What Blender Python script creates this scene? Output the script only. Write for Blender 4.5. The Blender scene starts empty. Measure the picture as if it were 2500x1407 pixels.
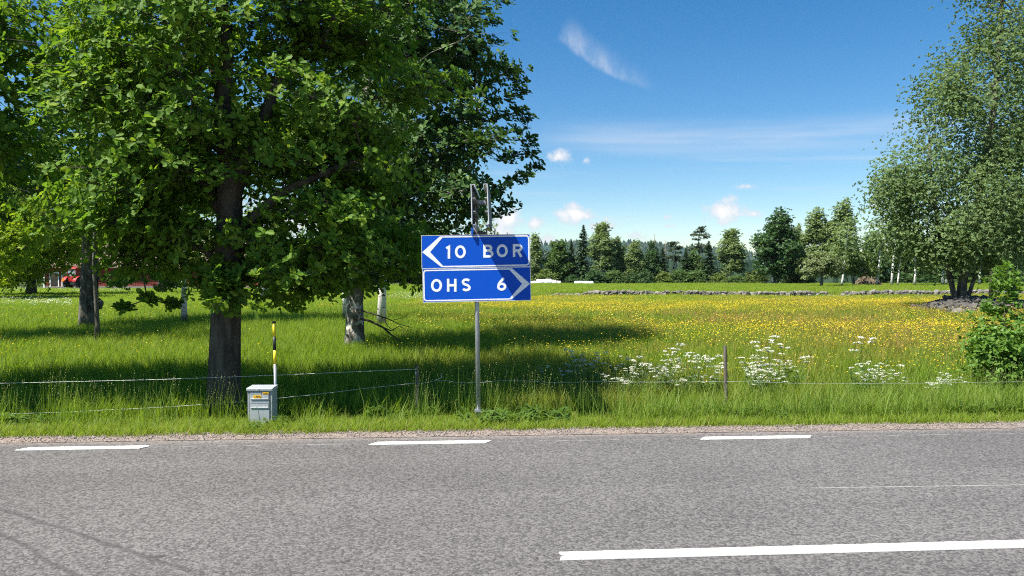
import bpy, math, random
import numpy as np
from mathutils import Vector, Matrix

# ------------------------------------------------------------------ camera, sky, sun, exposure
rng = np.random.default_rng(11)
random.seed(11)
F, HZ, H = 1800.0, 676.0, 1.45          # focal length in photo pixels, horizon row, eye height (m)
scene = bpy.context.scene
COL = scene.collection
cam_d = bpy.data.cameras.new('camera')
cam_d.sensor_width = 36.0
cam_d.lens = F / 2500 * 36.0
cam_d.clip_start = 0.05
cam_d.clip_end = 20000
cam = bpy.data.objects.new('camera', cam_d)
COL.objects.link(cam)
cam.location = (0, 0, H)
cam.rotation_euler = (math.radians(90) - math.atan(27.5 / F), 0, 0)
scene.camera = cam

SUN = Vector((-0.56, -0.33, 1.0)).normalized()      # direction towards the sun
SUN_EL = math.asin(SUN.z)
SUN_AZ = math.atan2(SUN.x, SUN.y)


class S:
    """a node socket with arithmetic"""
    def __init__(s, nt, sock):
        s.nt, s.s = nt, sock

    def m(s, op, *o):
        n = s.nt.nodes.new('ShaderNodeMath'); n.operation = op
        for i, v in enumerate((s,) + o):
            if isinstance(v, S): s.nt.links.new(v.s, n.inputs[i])
            else: n.inputs[i].default_value = v
        return S(s.nt, n.outputs[0])
    def __add__(s, o): return s.m('ADD', o)
    def __sub__(s, o): return s.m('SUBTRACT', o)
    def __mul__(s, o): return s.m('MULTIPLY', o)
    def __truediv__(s, o): return s.m('DIVIDE', o)
    def step(s, a, b, lo=0.0, hi=1.0):
        n = s.nt.nodes.new('ShaderNodeMapRange'); n.interpolation_type = 'SMOOTHSTEP'
        s.nt.links.new(s.s, n.inputs['Value'])
        for k, v in (('From Min', a), ('From Max', b), ('To Min', lo), ('To Max', hi)):
            n.inputs[k].default_value = v
        return S(s.nt, n.outputs['Result'])


def mixc(nt, fac, a, b, blend='MIX'):
    n = nt.nodes.new('ShaderNodeMix'); n.data_type = 'RGBA'; n.blend_type = blend
    for k, v in ((0, fac), (6, a), (7, b)):
        if isinstance(v, S): nt.links.new(v.s, n.inputs[k])
        elif k == 0: n.inputs[0].default_value = v
        else: n.inputs[k].default_value = (*v[:3], 1)
    return S(nt, n.outputs[2])


def noise(nt, scale, vec=None, detail=4.0, rough=0.55, dist=0.0):
    n = nt.nodes.new('ShaderNodeTexNoise')
    n.inputs['Scale'].default_value = scale; n.inputs['Detail'].default_value = detail
    n.inputs['Roughness'].default_value = rough; n.inputs['Distortion'].default_value = dist
    if vec is not None: nt.links.new(vec.s, n.inputs['Vector'])
    return S(nt, n.outputs[0])


def combine(nt, x, y, z):
    n = nt.nodes.new('ShaderNodeCombineXYZ')
    for i, v in enumerate((x, y, z)):
        if isinstance(v, S): nt.links.new(v.s, n.inputs[i])
        else: n.inputs[i].default_value = v
    return S(nt, n.outputs[0])


def split(nt, v):
    n = nt.nodes.new('ShaderNodeSeparateXYZ'); nt.links.new(v.s, n.inputs[0])
    return [S(nt, o) for o in n.outputs]


def build_world():
    w = bpy.data.worlds.new('World'); scene.world = w; w.use_nodes = True
    nt = w.node_tree; nt.nodes.clear()
    out = nt.nodes.new('ShaderNodeOutputWorld'); bg = nt.nodes.new('ShaderNodeBackground')
    bg.inputs['Strength'].default_value = 0.075
    sky = nt.nodes.new('ShaderNodeTexSky'); sky.sky_type = 'NISHITA'; sky.sun_disc = False
    sky.sun_elevation = SUN_EL; sky.sun_rotation = SUN_AZ
    sky.air_density = 1.0; sky.dust_density = 0.0; sky.ozone_density = 1.6; sky.altitude = 150
    hs = nt.nodes.new('ShaderNodeHueSaturation')
    hs.inputs['Saturation'].default_value = 1.42; hs.inputs['Value'].default_value = 0.88
    nt.links.new(sky.outputs[0], hs.inputs['Color'])
    tc = nt.nodes.new('ShaderNodeTexCoord'); d = S(nt, tc.outputs['Generated'])
    x, y, z = split(nt, d)
    az = x.m('ARCTAN2', y); el = z.m('ARCSINE')

    def ang(px, py):
        a = math.atan((px - 1250) / F); return a, math.atan((HZ - py) / F * math.cos(a))
    big = noise(nt, 26.0, d, 6, 0.6); fine = noise(nt, 90.0, d, 5, 0.6)
    nz = big * 0.65 + fine * 0.35
    # low fair-weather cumulus, seen edge on: bright rounded tops, flat grey bases
    puffs = [(1405, 524, 46, 26, .85), (1432, 530, 40, 16, .5), (1758, 520, 56, 30, 1.0), (1800, 524, 44, 14, .4), (1840, 522, 36, 14, .3),
             (1302, 545, 26, 20, .9), (1245, 538, 52, 30, .8), (1225, 575, 60, 34, .7), (1470, 552, 50, 18, .55), (1480, 540, 18, 24, .5),
             (1628, 532, 20, 13, .6), (1632, 553, 26, 9, .45), (1550, 578, 40, 20, .4), (1765, 490, 60, 16, .3), (1825, 456, 36, 10, .3),
             (1365, 382, 44, 24, .35), (1435, 392, 26, 22, .18), (2145, 500, 40, 14, .3), (1335, 590, 46, 22, .5),
             (700, 520, 110, 46, .8), (250, 470, 130, 50, .8), (-300, 500, 160, 50, .8), (2750, 520, 110, 40, .8), (3100, 480, 150, 60, .8)]
    def vm(op, *v):
        n = nt.nodes.new('ShaderNodeVectorMath'); n.operation = op
        for i, q in enumerate(v):
            if isinstance(q, S): nt.links.new(q.s, n.inputs[i])
            else: n.inputs[i].default_value = q
        return S(nt, n.outputs['Value' if op == 'LENGTH' else 'Vector'])
    uv = combine(nt, az, el, 0.0); dmin = None
    for (px, py, wd, ht, st) in puffs:
        a0, e0 = ang(px, py); ku, kv = F / wd, F / ht
        wd *= 1.15; ht *= 1.15; ku, kv = F / wd, F / ht
        d_ = vm('LENGTH', vm('MULTIPLY_ADD', uv, (ku, kv, 0), (-a0 * ku, -e0 * kv, 0)))
        if st < .8: d_ = d_ + (.8 - st) * .8
        dmin = d_ if dmin is None else dmin.m('MINIMUM', d_)
    dn = dmin + (nz - 0.5) * 3.4
    mask = dn.step(1.05, 0.25) * .95
    shade = dn.step(.75, -.25) * .9
    # feathered cirrus plume
    a0, e0 = ang(1362, 96); a1, e1 = ang(1610, 222)
    L = math.hypot(a1 - a0, e1 - e0); ux, uy = (a1 - a0) / L, (e1 - e0) / L
    ra = az - a0; re = el - e0
    s_ = (ra * ux + re * uy) * (1 / L); t_ = (re * ux - ra * uy) * (1 / L)
    fib = noise(nt, 1.0, combine(nt, s_ * 7.0 + t_ * 5.0, s_ * 2.2 - t_ * 3.0, 0.3), 5, 0.62)
    wob = (noise(nt, 4.0, combine(nt, s_, t_, 1.7), 3) - 0.5) * 0.10
    bow = (s_ * s_ - s_) * 0.22
    tt = t_ + wob * 0.6 - bow
    up = tt.step(0.24, 0.0) * tt.step(-0.035, 0.015)
    keep = (tt + s_ * 0.36).step(0.46, 0.20)
    cir = up * keep * s_.step(-0.03, 0.08) * s_.step(1.05, 0.62) * fib.step(0.30, 0.72, 0.25, 1.0) * 0.44
    # long thin veil and fainter streaks above the horizon, right round the sky
    st1 = noise(nt, 1.0, combine(nt, az * 2.4, el * 34.0 + az * 1.5, 0.0), 5, 0.6)
    eb = el + az * 0.03
    e_v = ang(1700, 350)[1] + 0.012
    veil = eb.step(e_v - 0.030, e_v) * eb.step(e_v + 0.034, e_v - 0.002) * st1.step(0.34, 0.66, 0.25, 1.0) * az.step(-0.02, 0.16) * 0.42
    veil2 = el.step(0.0, 0.10) * el.step(0.22, 0.12) * st1.step(0.50, 0.74) * 0.30
    thin = cir.m('MAXIMUM', veil.m('MAXIMUM', veil2))
    c = mixc(nt, thin, S(nt, hs.outputs[0]), (5.2, 5.5, 6.0))
    pc = mixc(nt, shade, (4.8, 5.1, 5.6), (7.0, 6.9, 6.8))
    c = mixc(nt, mask, c, pc)
    w.cycles.sampling_method = 'MANUAL'; w.cycles.sample_map_resolution = 256
    nt.links.new(c.s, bg.inputs['Color']); nt.links.new(bg.outputs[0], out.inputs[0])


build_world()
sun_d = bpy.data.lights.new('sun', 'SUN'); sun_d.energy = 5.0; sun_d.angle = math.radians(0.53); sun_d.color = (1.0, 0.95, 0.86)
sun = bpy.data.objects.new('sun', sun_d); COL.objects.link(sun)
sun.rotation_euler = SUN.to_track_quat('Z', 'Y').to_euler(); sun.location = SUN * 60
vs = scene.view_settings
vs.view_transform = 'Standard'; vs.look = 'None'; vs.gamma = 1.0; vs.use_curve_mapping = False; vs.exposure = 1.12
cy = scene.cycles
cy.max_bounces = 4; cy.diffuse_bounces = 2; cy.glossy_bounces = 2; cy.transmission_bounces = 4; cy.transparent_max_bounces = 8
cy.sample_clamp_indirect = 6.0; cy.use_denoising = False; cy.filter_width = 1.1; cy.use_light_tree = False; cy.use_adaptive_sampling = False
scene.render.film_transparent = False


# ------------------------------------------------------------------ helpers
def P(px, py, D):
    """photo direction (px, py) at depth D metres -> world point"""
    return np.array([(px - 1250) / F * D, D, H + (HZ - py) / F * D])


def sstep(a, b, v):
    t = np.clip((v - a) / (b - a), 0, 1); return t * t * (3 - 2 * t)


RM = 0.07                                   # the road runs along y = c + RM * x
GRASS_C = 6.98
def gz(x, y):
    x = np.asarray(x, float); y = np.asarray(y, float)
    c = y - RM * x
    z = -0.03 - 0.11 * sstep(6.9, 8.2, c) + 0.12 * sstep(8.6, 11.5, c)
    z = z + 0.035 * np.sin(x * .9 + 1.3) * np.sin(y * .7) * sstep(9, 13, y) + 0.05 * np.sin(x * .23 + y * .11) * sstep(14, 22, y)
    z = z - 1.15 * sstep(124, 136, y) * sstep(-14, -4, x)
    z = z + 0.22 * sstep(54.5, 58, y - .075 * x) * sstep(-6, 6, x)
    z = z - 0.05 * sstep(6.9, 5.0, c)
    return z


def mesh_np(name, V, faces):
    """V (n,3); faces: list of (m,k) index arrays"""
    me = bpy.data.meshes.new(name)
    V = np.ascontiguousarray(V, np.float32)
    if isinstance(faces, np.ndarray): faces = [faces]
    faces = [f for f in faces if len(f)]
    me.vertices.add(len(V)); me.vertices.foreach_set('co', V.ravel())
    tot = np.concatenate([np.full(len(f), f.shape[1], np.int32) for f in faces])
    idx = np.concatenate([f.ravel() for f in faces]).astype(np.int32)
    me.loops.add(len(idx)); me.loops.foreach_set('vertex_index', idx)
    me.polygons.add(len(tot))
    st = np.concatenate([[0], np.cumsum(tot)[:-1]]).astype(np.int32)
    me.polygons.foreach_set('loop_start', st); me.polygons.foreach_set('loop_total', tot)
    me.update(calc_edges=True)
    return me


def obj(name, me, mat=None, parent=None, smooth=False, **props):
    o = bpy.data.objects.new(name, me); COL.objects.link(o)
    if mat is not None and me is not None and not me.materials: me.materials.append(mat)
    if me is not None and (smooth or me.users == 1): me.polygons.foreach_set('use_smooth', np.full(len(me.polygons), smooth))
    if parent: o.parent = parent
    for k, v in props.items(): o[k] = v
    return o


def thing(name, label, cat, loc=(0, 0, 0), group=None, rz=0.0):
    o = bpy.data.objects.new(name, None); COL.objects.link(o); o.empty_display_size = .2
    o.location = [float(v) for v in loc]; o.rotation_euler = (0, 0, rz)
    o['label'] = label; o['category'] = cat
    if group: o['group'] = group
    return o


class MB:
    """collects shapes for ONE mesh"""
    def __init__(s): s.v = []; s.f = {}; s.n = 0
    def add(s, V, fs):
        V = np.asarray(V, float)
        for f in fs:
            s.f.setdefault(len(f), []).append([i + s.n for i in f])
        s.v.append(V); s.n += len(V); return s
    def box(s, lo, hi, M=None):
        x0, y0, z0 = lo; x1, y1, z1 = hi
        V = np.array([[x0, y0, z0], [x1, y0, z0], [x1, y1, z0], [x0, y1, z0], [x0, y0, z1], [x1, y0, z1], [x1, y1, z1], [x0, y1, z1]], float)
        if M is not None: V = V @ np.array(M)[:3, :3].T + np.array(M)[:3, 3]
        return s.add(V, [(0, 3, 2, 1), (4, 5, 6, 7), (0, 1, 5, 4), (1, 2, 6, 5), (2, 3, 7, 6), (3, 0, 4, 7)])
    def prism(s, pts, d0, d1, axis='y'):
        """polygon pts (a,b) extruded along axis"""
        n = len(pts); V = []
        for d in (d0, d1):
            for a, b in pts:
                V.append({'y': (a, d, b), 'x': (d, a, b), 'z': (a, b, d)}[axis])
        fs = [tuple(range(n)), tuple(range(2 * n - 1, n - 1, -1))]
        fs += [(i, i + n, (i + 1) % n + n, (i + 1) % n) for i in range(n)]
        return s.add(V, fs)
    def tube(s, pts, rad, k=8, cap=True):
        pts = np.asarray(pts, float); rad = np.broadcast_to(np.asarray(rad, float), (len(pts),))
        t = np.gradient(pts, axis=0); t /= np.linalg.norm(t, axis=1)[:, None] + 1e-9
        ref = np.array([0, 0, 1.0]) if abs(t[0][2]) < .9 else np.array([1.0, 0, 0])
        V = []
        for p, d, r in zip(pts, t, rad):
            u = np.cross(ref, d); u /= np.linalg.norm(u) + 1e-9; w = np.cross(d, u)
            a = np.arange(k) * 2 * np.pi / k
            V.append(p + r * (np.cos(a)[:, None] * u + np.sin(a)[:, None] * w))
        fs = []
        for i in range(len(pts) - 1):
            for j in range(k):
                fs.append((i * k + j, i * k + (j + 1) % k, (i + 1) * k + (j + 1) % k, (i + 1) * k + j))
        if cap:
            fs.append(tuple(range(k - 1, -1, -1))); fs.append(tuple((len(pts) - 1) * k + j for j in range(k)))
        return s.add(np.concatenate(V), fs)
    def lathe(s, prof, k=16, M=None):
        """prof: (r, z) pairs round the z axis"""
        V = []; a = np.arange(k) * 2 * np.pi / k
        for r, z in prof: V.append(np.stack([r * np.cos(a), r * np.sin(a), np.full(k, z)], 1))
        V = np.concatenate(V)
        if M is not None: V = V @ np.array(M)[:3, :3].T + np.array(M)[:3, 3]
        fs = [(i * k + j, i * k + (j + 1) % k, (i + 1) * k + (j + 1) % k, (i + 1) * k + j) for i in range(len(prof) - 1) for j in range(k)]
        fs.append(tuple(range(k - 1, -1, -1))); fs.append(tuple((len(prof) - 1) * k + j for j in range(k)))
        return s.add(V, fs)
    def mesh(s, name):
        return mesh_np(name, np.concatenate(s.v), [np.array(f) for f in s.f.values()])
    def build(s, name, mat, parent=None, smooth=False, bevel=0.0, **props):
        o = obj(name, s.mesh(name), mat, parent, smooth, **props)
        if bevel:
            b = o.modifiers.new('bevel', 'BEVEL'); b.width = bevel; b.segments = 2; b.limit_method = 'ANGLE'
        return o


# ------------------------------------------------------------------ materials
def mat(name, fn):
    m = bpy.data.materials.new(name); m.use_nodes = True; nt = m.node_tree; nt.nodes.clear()
    out = nt.nodes.new('ShaderNodeOutputMaterial')
    sh = fn(nt); nt.links.new(sh, out.inputs[0]); return m


def prin(nt, col, rough=.6, metal=0.0, spec=.5, bump=None, bstr=.3, bdist=.01):
    n = nt.nodes.new('ShaderNodeBsdfPrincipled')
    if isinstance(col, S): nt.links.new(col.s, n.inputs['Base Color'])
    else: n.inputs['Base Color'].default_value = (*col, 1)
    if isinstance(rough, S): nt.links.new(rough.s, n.inputs['Roughness'])
    else: n.inputs['Roughness'].default_value = rough
    n.inputs['Metallic'].default_value = metal; n.inputs['Specular IOR Level'].default_value = spec
    if bump is not None:
        b = nt.nodes.new('ShaderNodeBump'); b.inputs['Strength'].default_value = bstr; b.inputs['Distance'].default_value = bdist
        nt.links.new(bump.s, b.inputs['Height']); nt.links.new(b.outputs[0], n.inputs['Normal'])
    return n.outputs[0]


def geo(nt, out='Position'):
    n = nt.nodes.new('ShaderNodeNewGeometry'); return S(nt, n.outputs[out])
def objc(nt):
    n = nt.nodes.new('ShaderNodeTexCoord'); return S(nt, n.outputs['Object'])


def leafmat(name, c1, c2, c3=None, trans=.35, tcol=1.5, rough=.45, spec=.4, patch=None):
    def fn(nt):
        r = geo(nt, 'Random Per Island')
        col = mixc(nt, r.step(0.0, 1.0), c1, c2)
        if c3 is not None: col = mixc(nt, r.step(.80, .97), col, c3)
        if patch is not None:
            pn = noise(nt, patch[1], geo(nt), 3); col = mixc(nt, pn.step(patch[2], patch[3]), col, patch[0])
        p = prin(nt, col, rough, spec=spec)
        t = nt.nodes.new('ShaderNodeBsdfTranslucent')
        tc = mixc(nt, 1.0, col, (tcol * 1.05, tcol, tcol * .45), 'MULTIPLY'); nt.links.new(tc.s, t.inputs[0])
        mx = nt.nodes.new('ShaderNodeMixShader'); mx.inputs[0].default_value = trans
        nt.links.new(p, mx.inputs[1]); nt.links.new(t.outputs[0], mx.inputs[2]); return mx.outputs[0]
    return mat(name, fn)


def barkmat(name, c1, c2, scale=9.0, stretch=.25, lichen=None, moss=None):
    def fn(nt):
        v = objc(nt); x, y, z = split(nt, v)
        sv = combine(nt, x, y, z * stretch)
        n1 = noise(nt, scale, sv, 6, .65); n2 = noise(nt, scale * 4, sv, 4, .6)
        col = mixc(nt, n1.step(.35, .65), c1, c2)
        if lichen is not None:
            l = noise(nt, scale * .9, combine(nt, x, y, z * .6), 6, .7); col = mixc(nt, l.step(lichen[1], lichen[1] + .08), col, lichen[0])
        if moss is not None:
            l = noise(nt, 5.0, v, 4, .6) * .5 + z.step(moss[2], 0.0)
            col = mixc(nt, l.step(moss[1], moss[1] + .15), col, moss[0])
        return prin(nt, col, .9, spec=.2, bump=n1 * .7 + n2 * .3, bstr=.9, bdist=.03)
    return mat(name, fn)


def simple(name, col, rough=.6, metal=0.0, spec=.5, var=.12, scale=20.0):
    def fn(nt):
        n = noise(nt, scale, objc(nt), 5, .6)
        c = mixc(nt, n.step(.3, .7), [v * (1 - var) for v in col], [min(1, v * (1 + var)) for v in col])
        return prin(nt, c, rough, metal, spec, bump=n, bstr=.05)
    return mat(name, fn)


def asphalt(nt):
    p = geo(nt); x, y, z = split(nt, p)
    vo = nt.nodes.new('ShaderNodeTexVoronoi'); vo.inputs['Scale'].default_value = 75.0; nt.links.new(p.s, vo.inputs['Vector'])
    r = split(nt, S(nt, vo.outputs['Color']))[0]; dd = S(nt, vo.outputs['Distance'])
    fine = noise(nt, 160.0, p, 3, .7); mid = noise(nt, 26.0, p, 4, .6); big = noise(nt, .55, p, 4, .6)
    c = y - x * RM
    lane = noise(nt, 1.0, combine(nt, x * .12, c * 1.6, 0.0), 3, .5)
    g = r.step(.05, .95, .075, .158) * fine.step(.25, .75, .72, 1.22) * mid.step(.25, .75, .86, 1.14) * big.step(.3, .7, .92, 1.08) * lane.step(.3, .7, .93, 1.06)
    gap = dd.step(.60, .95, 1.0, .55); g = g * gap
    col = mixc(nt, 1.0, combine(nt, g, g, g), (1.05, .985, .95), 'MULTIPLY')
    # pale dust and worn chippings towards the gravel edge
    edge = c.step(6.50, 6.85); col = mixc(nt, edge * (mid.step(.35, .6) * .55 + .15), col, (.36, .30, .26))
    # two dark rubber marks curving off at the near side
    wob = (noise(nt, 1.4, p, 3) - .5) * .10
    dark = None
    for (ax, ay, bx, by, w) in ((-2.76, 4.32, -1.50, 3.56, .028), (-2.66, 3.96, -1.9, 3.4, .026)):
        L = math.hypot(bx - ax, by - ay); nx, ny = -(by - ay) / L, (bx - ax) / L
        d = ((x - ax) * nx + (y - ay) * ny + wob).m('ABSOLUTE')
        k = d.step(w, w * .2) * fine.step(.3, .6, .5, 1.0)
        dark = k if dark is None else dark.m('MAXIMUM', k)
    dark = dark * x.step(-1.3, -1.7)
    col = mixc(nt, dark * .62, col, (.045, .04, .042))
    sx = (x + 1.83) * (1 / .05); sy = (y - 3.80 - (x + 1.83) * .25) * (1 / .022)
    col = mixc(nt, (sx * sx + sy * sy).step(1.2, .6) * .7, col, (.035, .033, .033))
    # ghost of an older, worn-off edge line between the new dashes and a scratch in the far lane
    gl = (c - 6.475 + wob * .1).m('ABSOLUTE').step(.022, .008) * noise(nt, 7.0, p, 4).step(.44, .62) * .25
    col = mixc(nt, gl, col, (.50, .47, .44))
    sc = (y - 4.94 - x * .05 + wob * .04).m('ABSOLUTE').step(.008, .003) * x.step(1.9, 2.3) * .5
    col = mixc(nt, sc, col, (.5, .47, .44))
    return prin(nt, col, .82, spec=.35, bump=dd * -1.0 + fine * .5, bstr=.55, bdist=.004)


def paint(nt):
    p = geo(nt); n = noise(nt, 60.0, p, 5, .7); n2 = noise(nt, 5.0, p, 4, .6)
    col = mixc(nt, n.step(.3, .6), (.66, .64, .58), (.80, .79, .72))
    col = mixc(nt, (n * .6 + n2 * .4).step(.37, .31), col, (.30, .28, .26))
    return prin(nt, col, .7, spec=.3, bump=n, bstr=.2, bdist=.003)


def ground(nt):
    p = geo(nt); x, y, z = split(nt, p)
    n = noise(nt, 1.6, p, 6, .65); n2 = noise(nt, .07, p, 4, .55); f = noise(nt, 14.0, p, 4, .7)
    col = mixc(nt, n.step(.3, .7), (.030, .050, .014), (.060, .095, .026))
    col = mixc(nt, n2.step(.42, .62) * .6, col, (.10, .11, .03))
    c = y - x * RM; col = mixc(nt, c.step(7.25, 6.95) * f.step(.3, .6), col, (.20, .155, .11))
    return prin(nt, col, .95, spec=.1, bump=f, bstr=.5, bdist=.05)


def gravel(nt):
    p = geo(nt)
    vo = nt.nodes.new('ShaderNodeTexVoronoi'); vo.inputs['Scale'].default_value = 55.0; nt.links.new(p.s, vo.inputs['Vector'])
    r = split(nt, S(nt, vo.outputs['Color']))[0]; dd = S(nt, vo.outputs['Distance']); n = noise(nt, 120.0, p, 3); b = noise(nt, 3.0, p, 4)
    col = mixc(nt, r, (.14, .115, .098), (.30, .255, .23)); col = mixc(nt, dd.step(.55, .95) * .7, col, (.12, .09, .07))
    col = mixc(nt, b.step(.4, .7) * .5, col, (.30, .23, .18))
    return prin(nt, col, .9, spec=.2, bump=dd * -1.0 + n * .3, bstr=.8, bdist=.008)


M_ASPH = mat('asphalt', asphalt); M_PAINT = mat('road_paint', paint); M_GROUND = mat('ground', ground); M_GRAVEL = mat('gravel', gravel)


def pebble(nt):
    r = S(nt, nt.nodes.new('ShaderNodeObjectInfo').outputs['Random']); return prin(nt, mixc(nt, r, (.12, .10, .088), (.32, .275, .25)), .9, spec=.2)
M_PEB = mat('pebble', pebble)


def stonemat(name, c1, c2, lich=(.42, .41, .37)):
    def fn(nt):
        r = S(nt, nt.nodes.new('ShaderNodeObjectInfo').outputs['Random'])
        v = geo(nt); n = noise(nt, 3.5, v, 6, .65); n2 = noise(nt, 9.0, v, 5, .7)
        col = mixc(nt, r * .7 + n * .3, c1, c2); col = mixc(nt, n2.step(.56, .66) * .8, col, lich); col = mixc(nt, n.step(.45, .3) * .6, col, (.05, .05, .04))
        return prin(nt, col, .92, spec=.2, bump=n2, bstr=.7, bdist=.05)
    return mat(name, fn)
M_STONE = stonemat('fieldstone', (.10, .092, .085), (.25, .225, .20), (.33, .32, .29))
M_STONE_D = stonemat('dark_fieldstone', (.045, .043, .040), (.12, .112, .10), (.24, .235, .21))  # shade under the birch put into the colour; also darkens the wall core


def grassmat(name, a, b, tan, tlo, thi, trans=.42, dry=.0, side=False):
    def fn(nt):
        r = S(nt, nt.nodes.new('ShaderNodeObjectInfo').outputs['Random']); ri = geo(nt, 'Random Per Island')
        p = geo(nt); n = noise(nt, .16, p, 4, .55); n2 = noise(nt, .9, p, 3, .5)
        col = mixc(nt, r * .5 + ri * .5, a, b)
        tf = (n * .65 + n2 * .35).step(tlo, thi) * .75
        if side:                                   # the open half of the meadow is drier than the pasture under the oaks
            gx, gy, _ = split(nt, p); tf = tf * (gx + gy * .14 + (n - .5) * 6.0).step(-2.0, 4.0, .15, 1.0) * (gy - gx * .075).step(56.0, 50.0, .25, 1.0)
        col = mixc(nt, tf, col, tan)
        col = mixc(nt, ri.step(.90, .96) * dry, col, (.33, .25, .11))
        d = prin(nt, col, .55, spec=.25)
        t = nt.nodes.new('ShaderNodeBsdfTranslucent'); tc = mixc(nt, 1.0, col, (1.5, 1.45, .6), 'MULTIPLY'); nt.links.new(tc.s, t.inputs[0])
        mx = nt.nodes.new('ShaderNodeMixShader'); mx.inputs[0].default_value = trans
        nt.links.new(d, mx.inputs[1]); nt.links.new(t.outputs[0], mx.inputs[2]); return mx.outputs[0]
    return mat(name, fn)
M_GR_VERGE = grassmat('verge_grass', (.150, .235, .020), (.245, .340, .040), (.24, .25, .06), .55, .75, .48, dry=.8)
M_GR_TALL = grassmat('tall_grass', (.130, .220, .024), (.215, .320, .050), (.19, .24, .06), .6, .8, .48, dry=.3)
M_GR_MEAD = grassmat('meadow_grass', (.145, .245, .018), (.220, .335, .030), (.31, .285, .055), .40, .58, .5, dry=.5, side=True)
M_SEED = simple('grass_seed', (.20, .22, .075), .8)
M_SORREL = simple('sorrel', (.30, .155, .055), .8, var=.3)
M_BUTTER = leafmat('buttercup_petal', (.70, .52, .012), (.80, .64, .020), trans=.25, tcol=1.1, rough=.4)
M_WHITE_FL = leafmat('umbel_white', (.68, .69, .60), (.80, .80, .74), trans=.25, tcol=1.0)
M_STEM = simple('flower_stem', (.10, .17, .045), .6)
M_WEED = leafmat('weed_leaf', (.075, .145, .022), (.125, .205, .035), trans=.40)
M_BARK_OAK = barkmat('oak_bark', (.035, .030, .024), (.095, .082, .065))
M_BARK_PALE = barkmat('lichened_bark', (.07, .062, .05), (.17, .155, .13), 7.0, .4, lichen=((.50, .49, .44), .50), moss=((.10, .085, .03), .88, .55))
M_BARK_GREY = barkmat('grey_bark', (.05, .046, .038), (.15, .14, .115), 8.0, .3, lichen=((.34, .34, .30), .60))


def birchbark(nt):
    v = objc(nt); x, y, z = split(nt, v)
    n = noise(nt, 1.0, combine(nt, x * 6.0, y * 6.0, z * 26.0), 4, .6); n2 = noise(nt, 3.0, v, 5, .65)
    col = mixc(nt, n2.step(.35, .65), (.58, .55, .50), (.72, .70, .66)); col = mixc(nt, n.step(.58, .64), col, (.06, .055, .05))
    col = mixc(nt, (n2 * .4 + z.step(1.2, 0.0) * .6).step(.55, .75), col, (.09, .08, .07))
    return prin(nt, col, .8, spec=.3, bump=n, bstr=.4, bdist=.01)
M_BARK_BIRCH = mat('birch_bark', birchbark)
M_LEAF_OAK = leafmat('oak_leaf', (.088, .180, .022), (.145, .260, .030), (.21, .305, .036), trans=.44, rough=.55, spec=.18)
M_LEAF_OAK2 = leafmat('dark_oak_leaf', (.046, .105, .026), (.076, .150, .034), (.110, .185, .038), trans=.26, rough=.55, spec=.18)  # darker copy of the oak leaf, shade of the crown put into the colour
M_LEAF_MAPLE = leafmat('maple_leaf', (.20, .30, .018), (.28, .37, .024), trans=.52, spec=.2)
M_LEAF_BIRCH = leafmat('birch_leaf', (.105, .170, .060), (.170, .245, .092), (.225, .29, .105), trans=.36, rough=.55, spec=.2)
M_LEAF_BIRCH2 = leafmat('far_birch_leaf', (.145, .215, .078), (.215, .290, .105), trans=.38)
M_LEAF_ROUND = leafmat('far_broad_leaf', (.070, .135, .034), (.115, .190, .048), trans=.33)
M_LEAF_DARK = leafmat('far_dark_leaf', (.040, .095, .030), (.075, .145, .042), trans=.30)
M_LEAF_BUSH = leafmat('far_bush_leaf', (.110, .170, .036), (.170, .230, .052), trans=.35)
M_LEAF_APPLE = leafmat('apple_leaf', (.125, .170, .055), (.200, .240, .100), trans=.30)
M_NEEDLE = leafmat('spruce_needle', (.045, .095, .038), (.080, .145, .052), trans=.15)
M_NEEDLE_P = leafmat('pine_needle', (.045, .075, .030), (.075, .105, .045), trans=.1)
M_LEAF_SHRUB = leafmat('shrub_leaf', (.095, .190, .030), (.150, .265, .045), trans=.40, rough=.45, spec=.25)
M_GALV = simple('galvanised_steel', (.38, .40, .42), .45, .55, var=.10, scale=14)
M_ALU = simple('aluminium', (.62, .62, .60), .40, .35)
M_ALU_D = simple('weathered_sign_back', (.115, .12, .12), .7, .1, var=.25)  # dark tone is the shade on the sign backs, put into the colour
M_BLUE = simple('sign_blue', (.001, .072, .47), .5, spec=.18, var=.03, scale=40)
M_SWHITE = simple('sign_white', (.76, .77, .77), .42, var=.04, scale=60)
M_CAB = simple('cabinet_grey', (.33, .355, .37), .5, var=.07, scale=9)
M_CAB2 = simple('cabinet_seam', (.10, .11, .12), .6)
M_YEL = simple('label_yellow', (.85, .48, .01), .5, var=.05)
M_YELTAPE = simple('marker_yellow', (.80, .62, .02), .4, var=.06)
M_BLACK = simple('black_plastic', (.015, .015, .016), .5)
M_WOOD = barkmat('fence_wood', (.10, .085, .068), (.21, .185, .155), 26.0, .08)
M_WIRE = simple('fence_wire', (.55, .56, .55), .5, .1)
M_RED = simple('tractor_red', (.36, .014, .010), .4)
M_ORANGE = simple('reflector_orange', (.95, .22, .01), .4)
M_TYRE = simple('tyre', (.02, .02, .02), .85)
M_RIM = simple('rim_grey', (.55, .55, .54), .5)
M_BARN = simple('falu_red', (.22, .035, .022), .85, var=.2, scale=3)
M_TRIMW = simple('white_trim', (.74, .74, .72), .6)
M_PANE = simple('window_glass', (.015, .02, .03), .08, spec=.8)
M_ROOF = simple('clay_roof', (.26, .19, .145), .9, var=.3, scale=5)
M_BALE_W = simple('bale_wrap_white', (.78, .79, .78), .35, var=.05)
M_BALE_G = simple('bale_wrap_green', (.50, .66, .56), .35, var=.05)
M_STRAW = simple('dry_brush', (.19, .15, .095), .9, var=.35)
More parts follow.
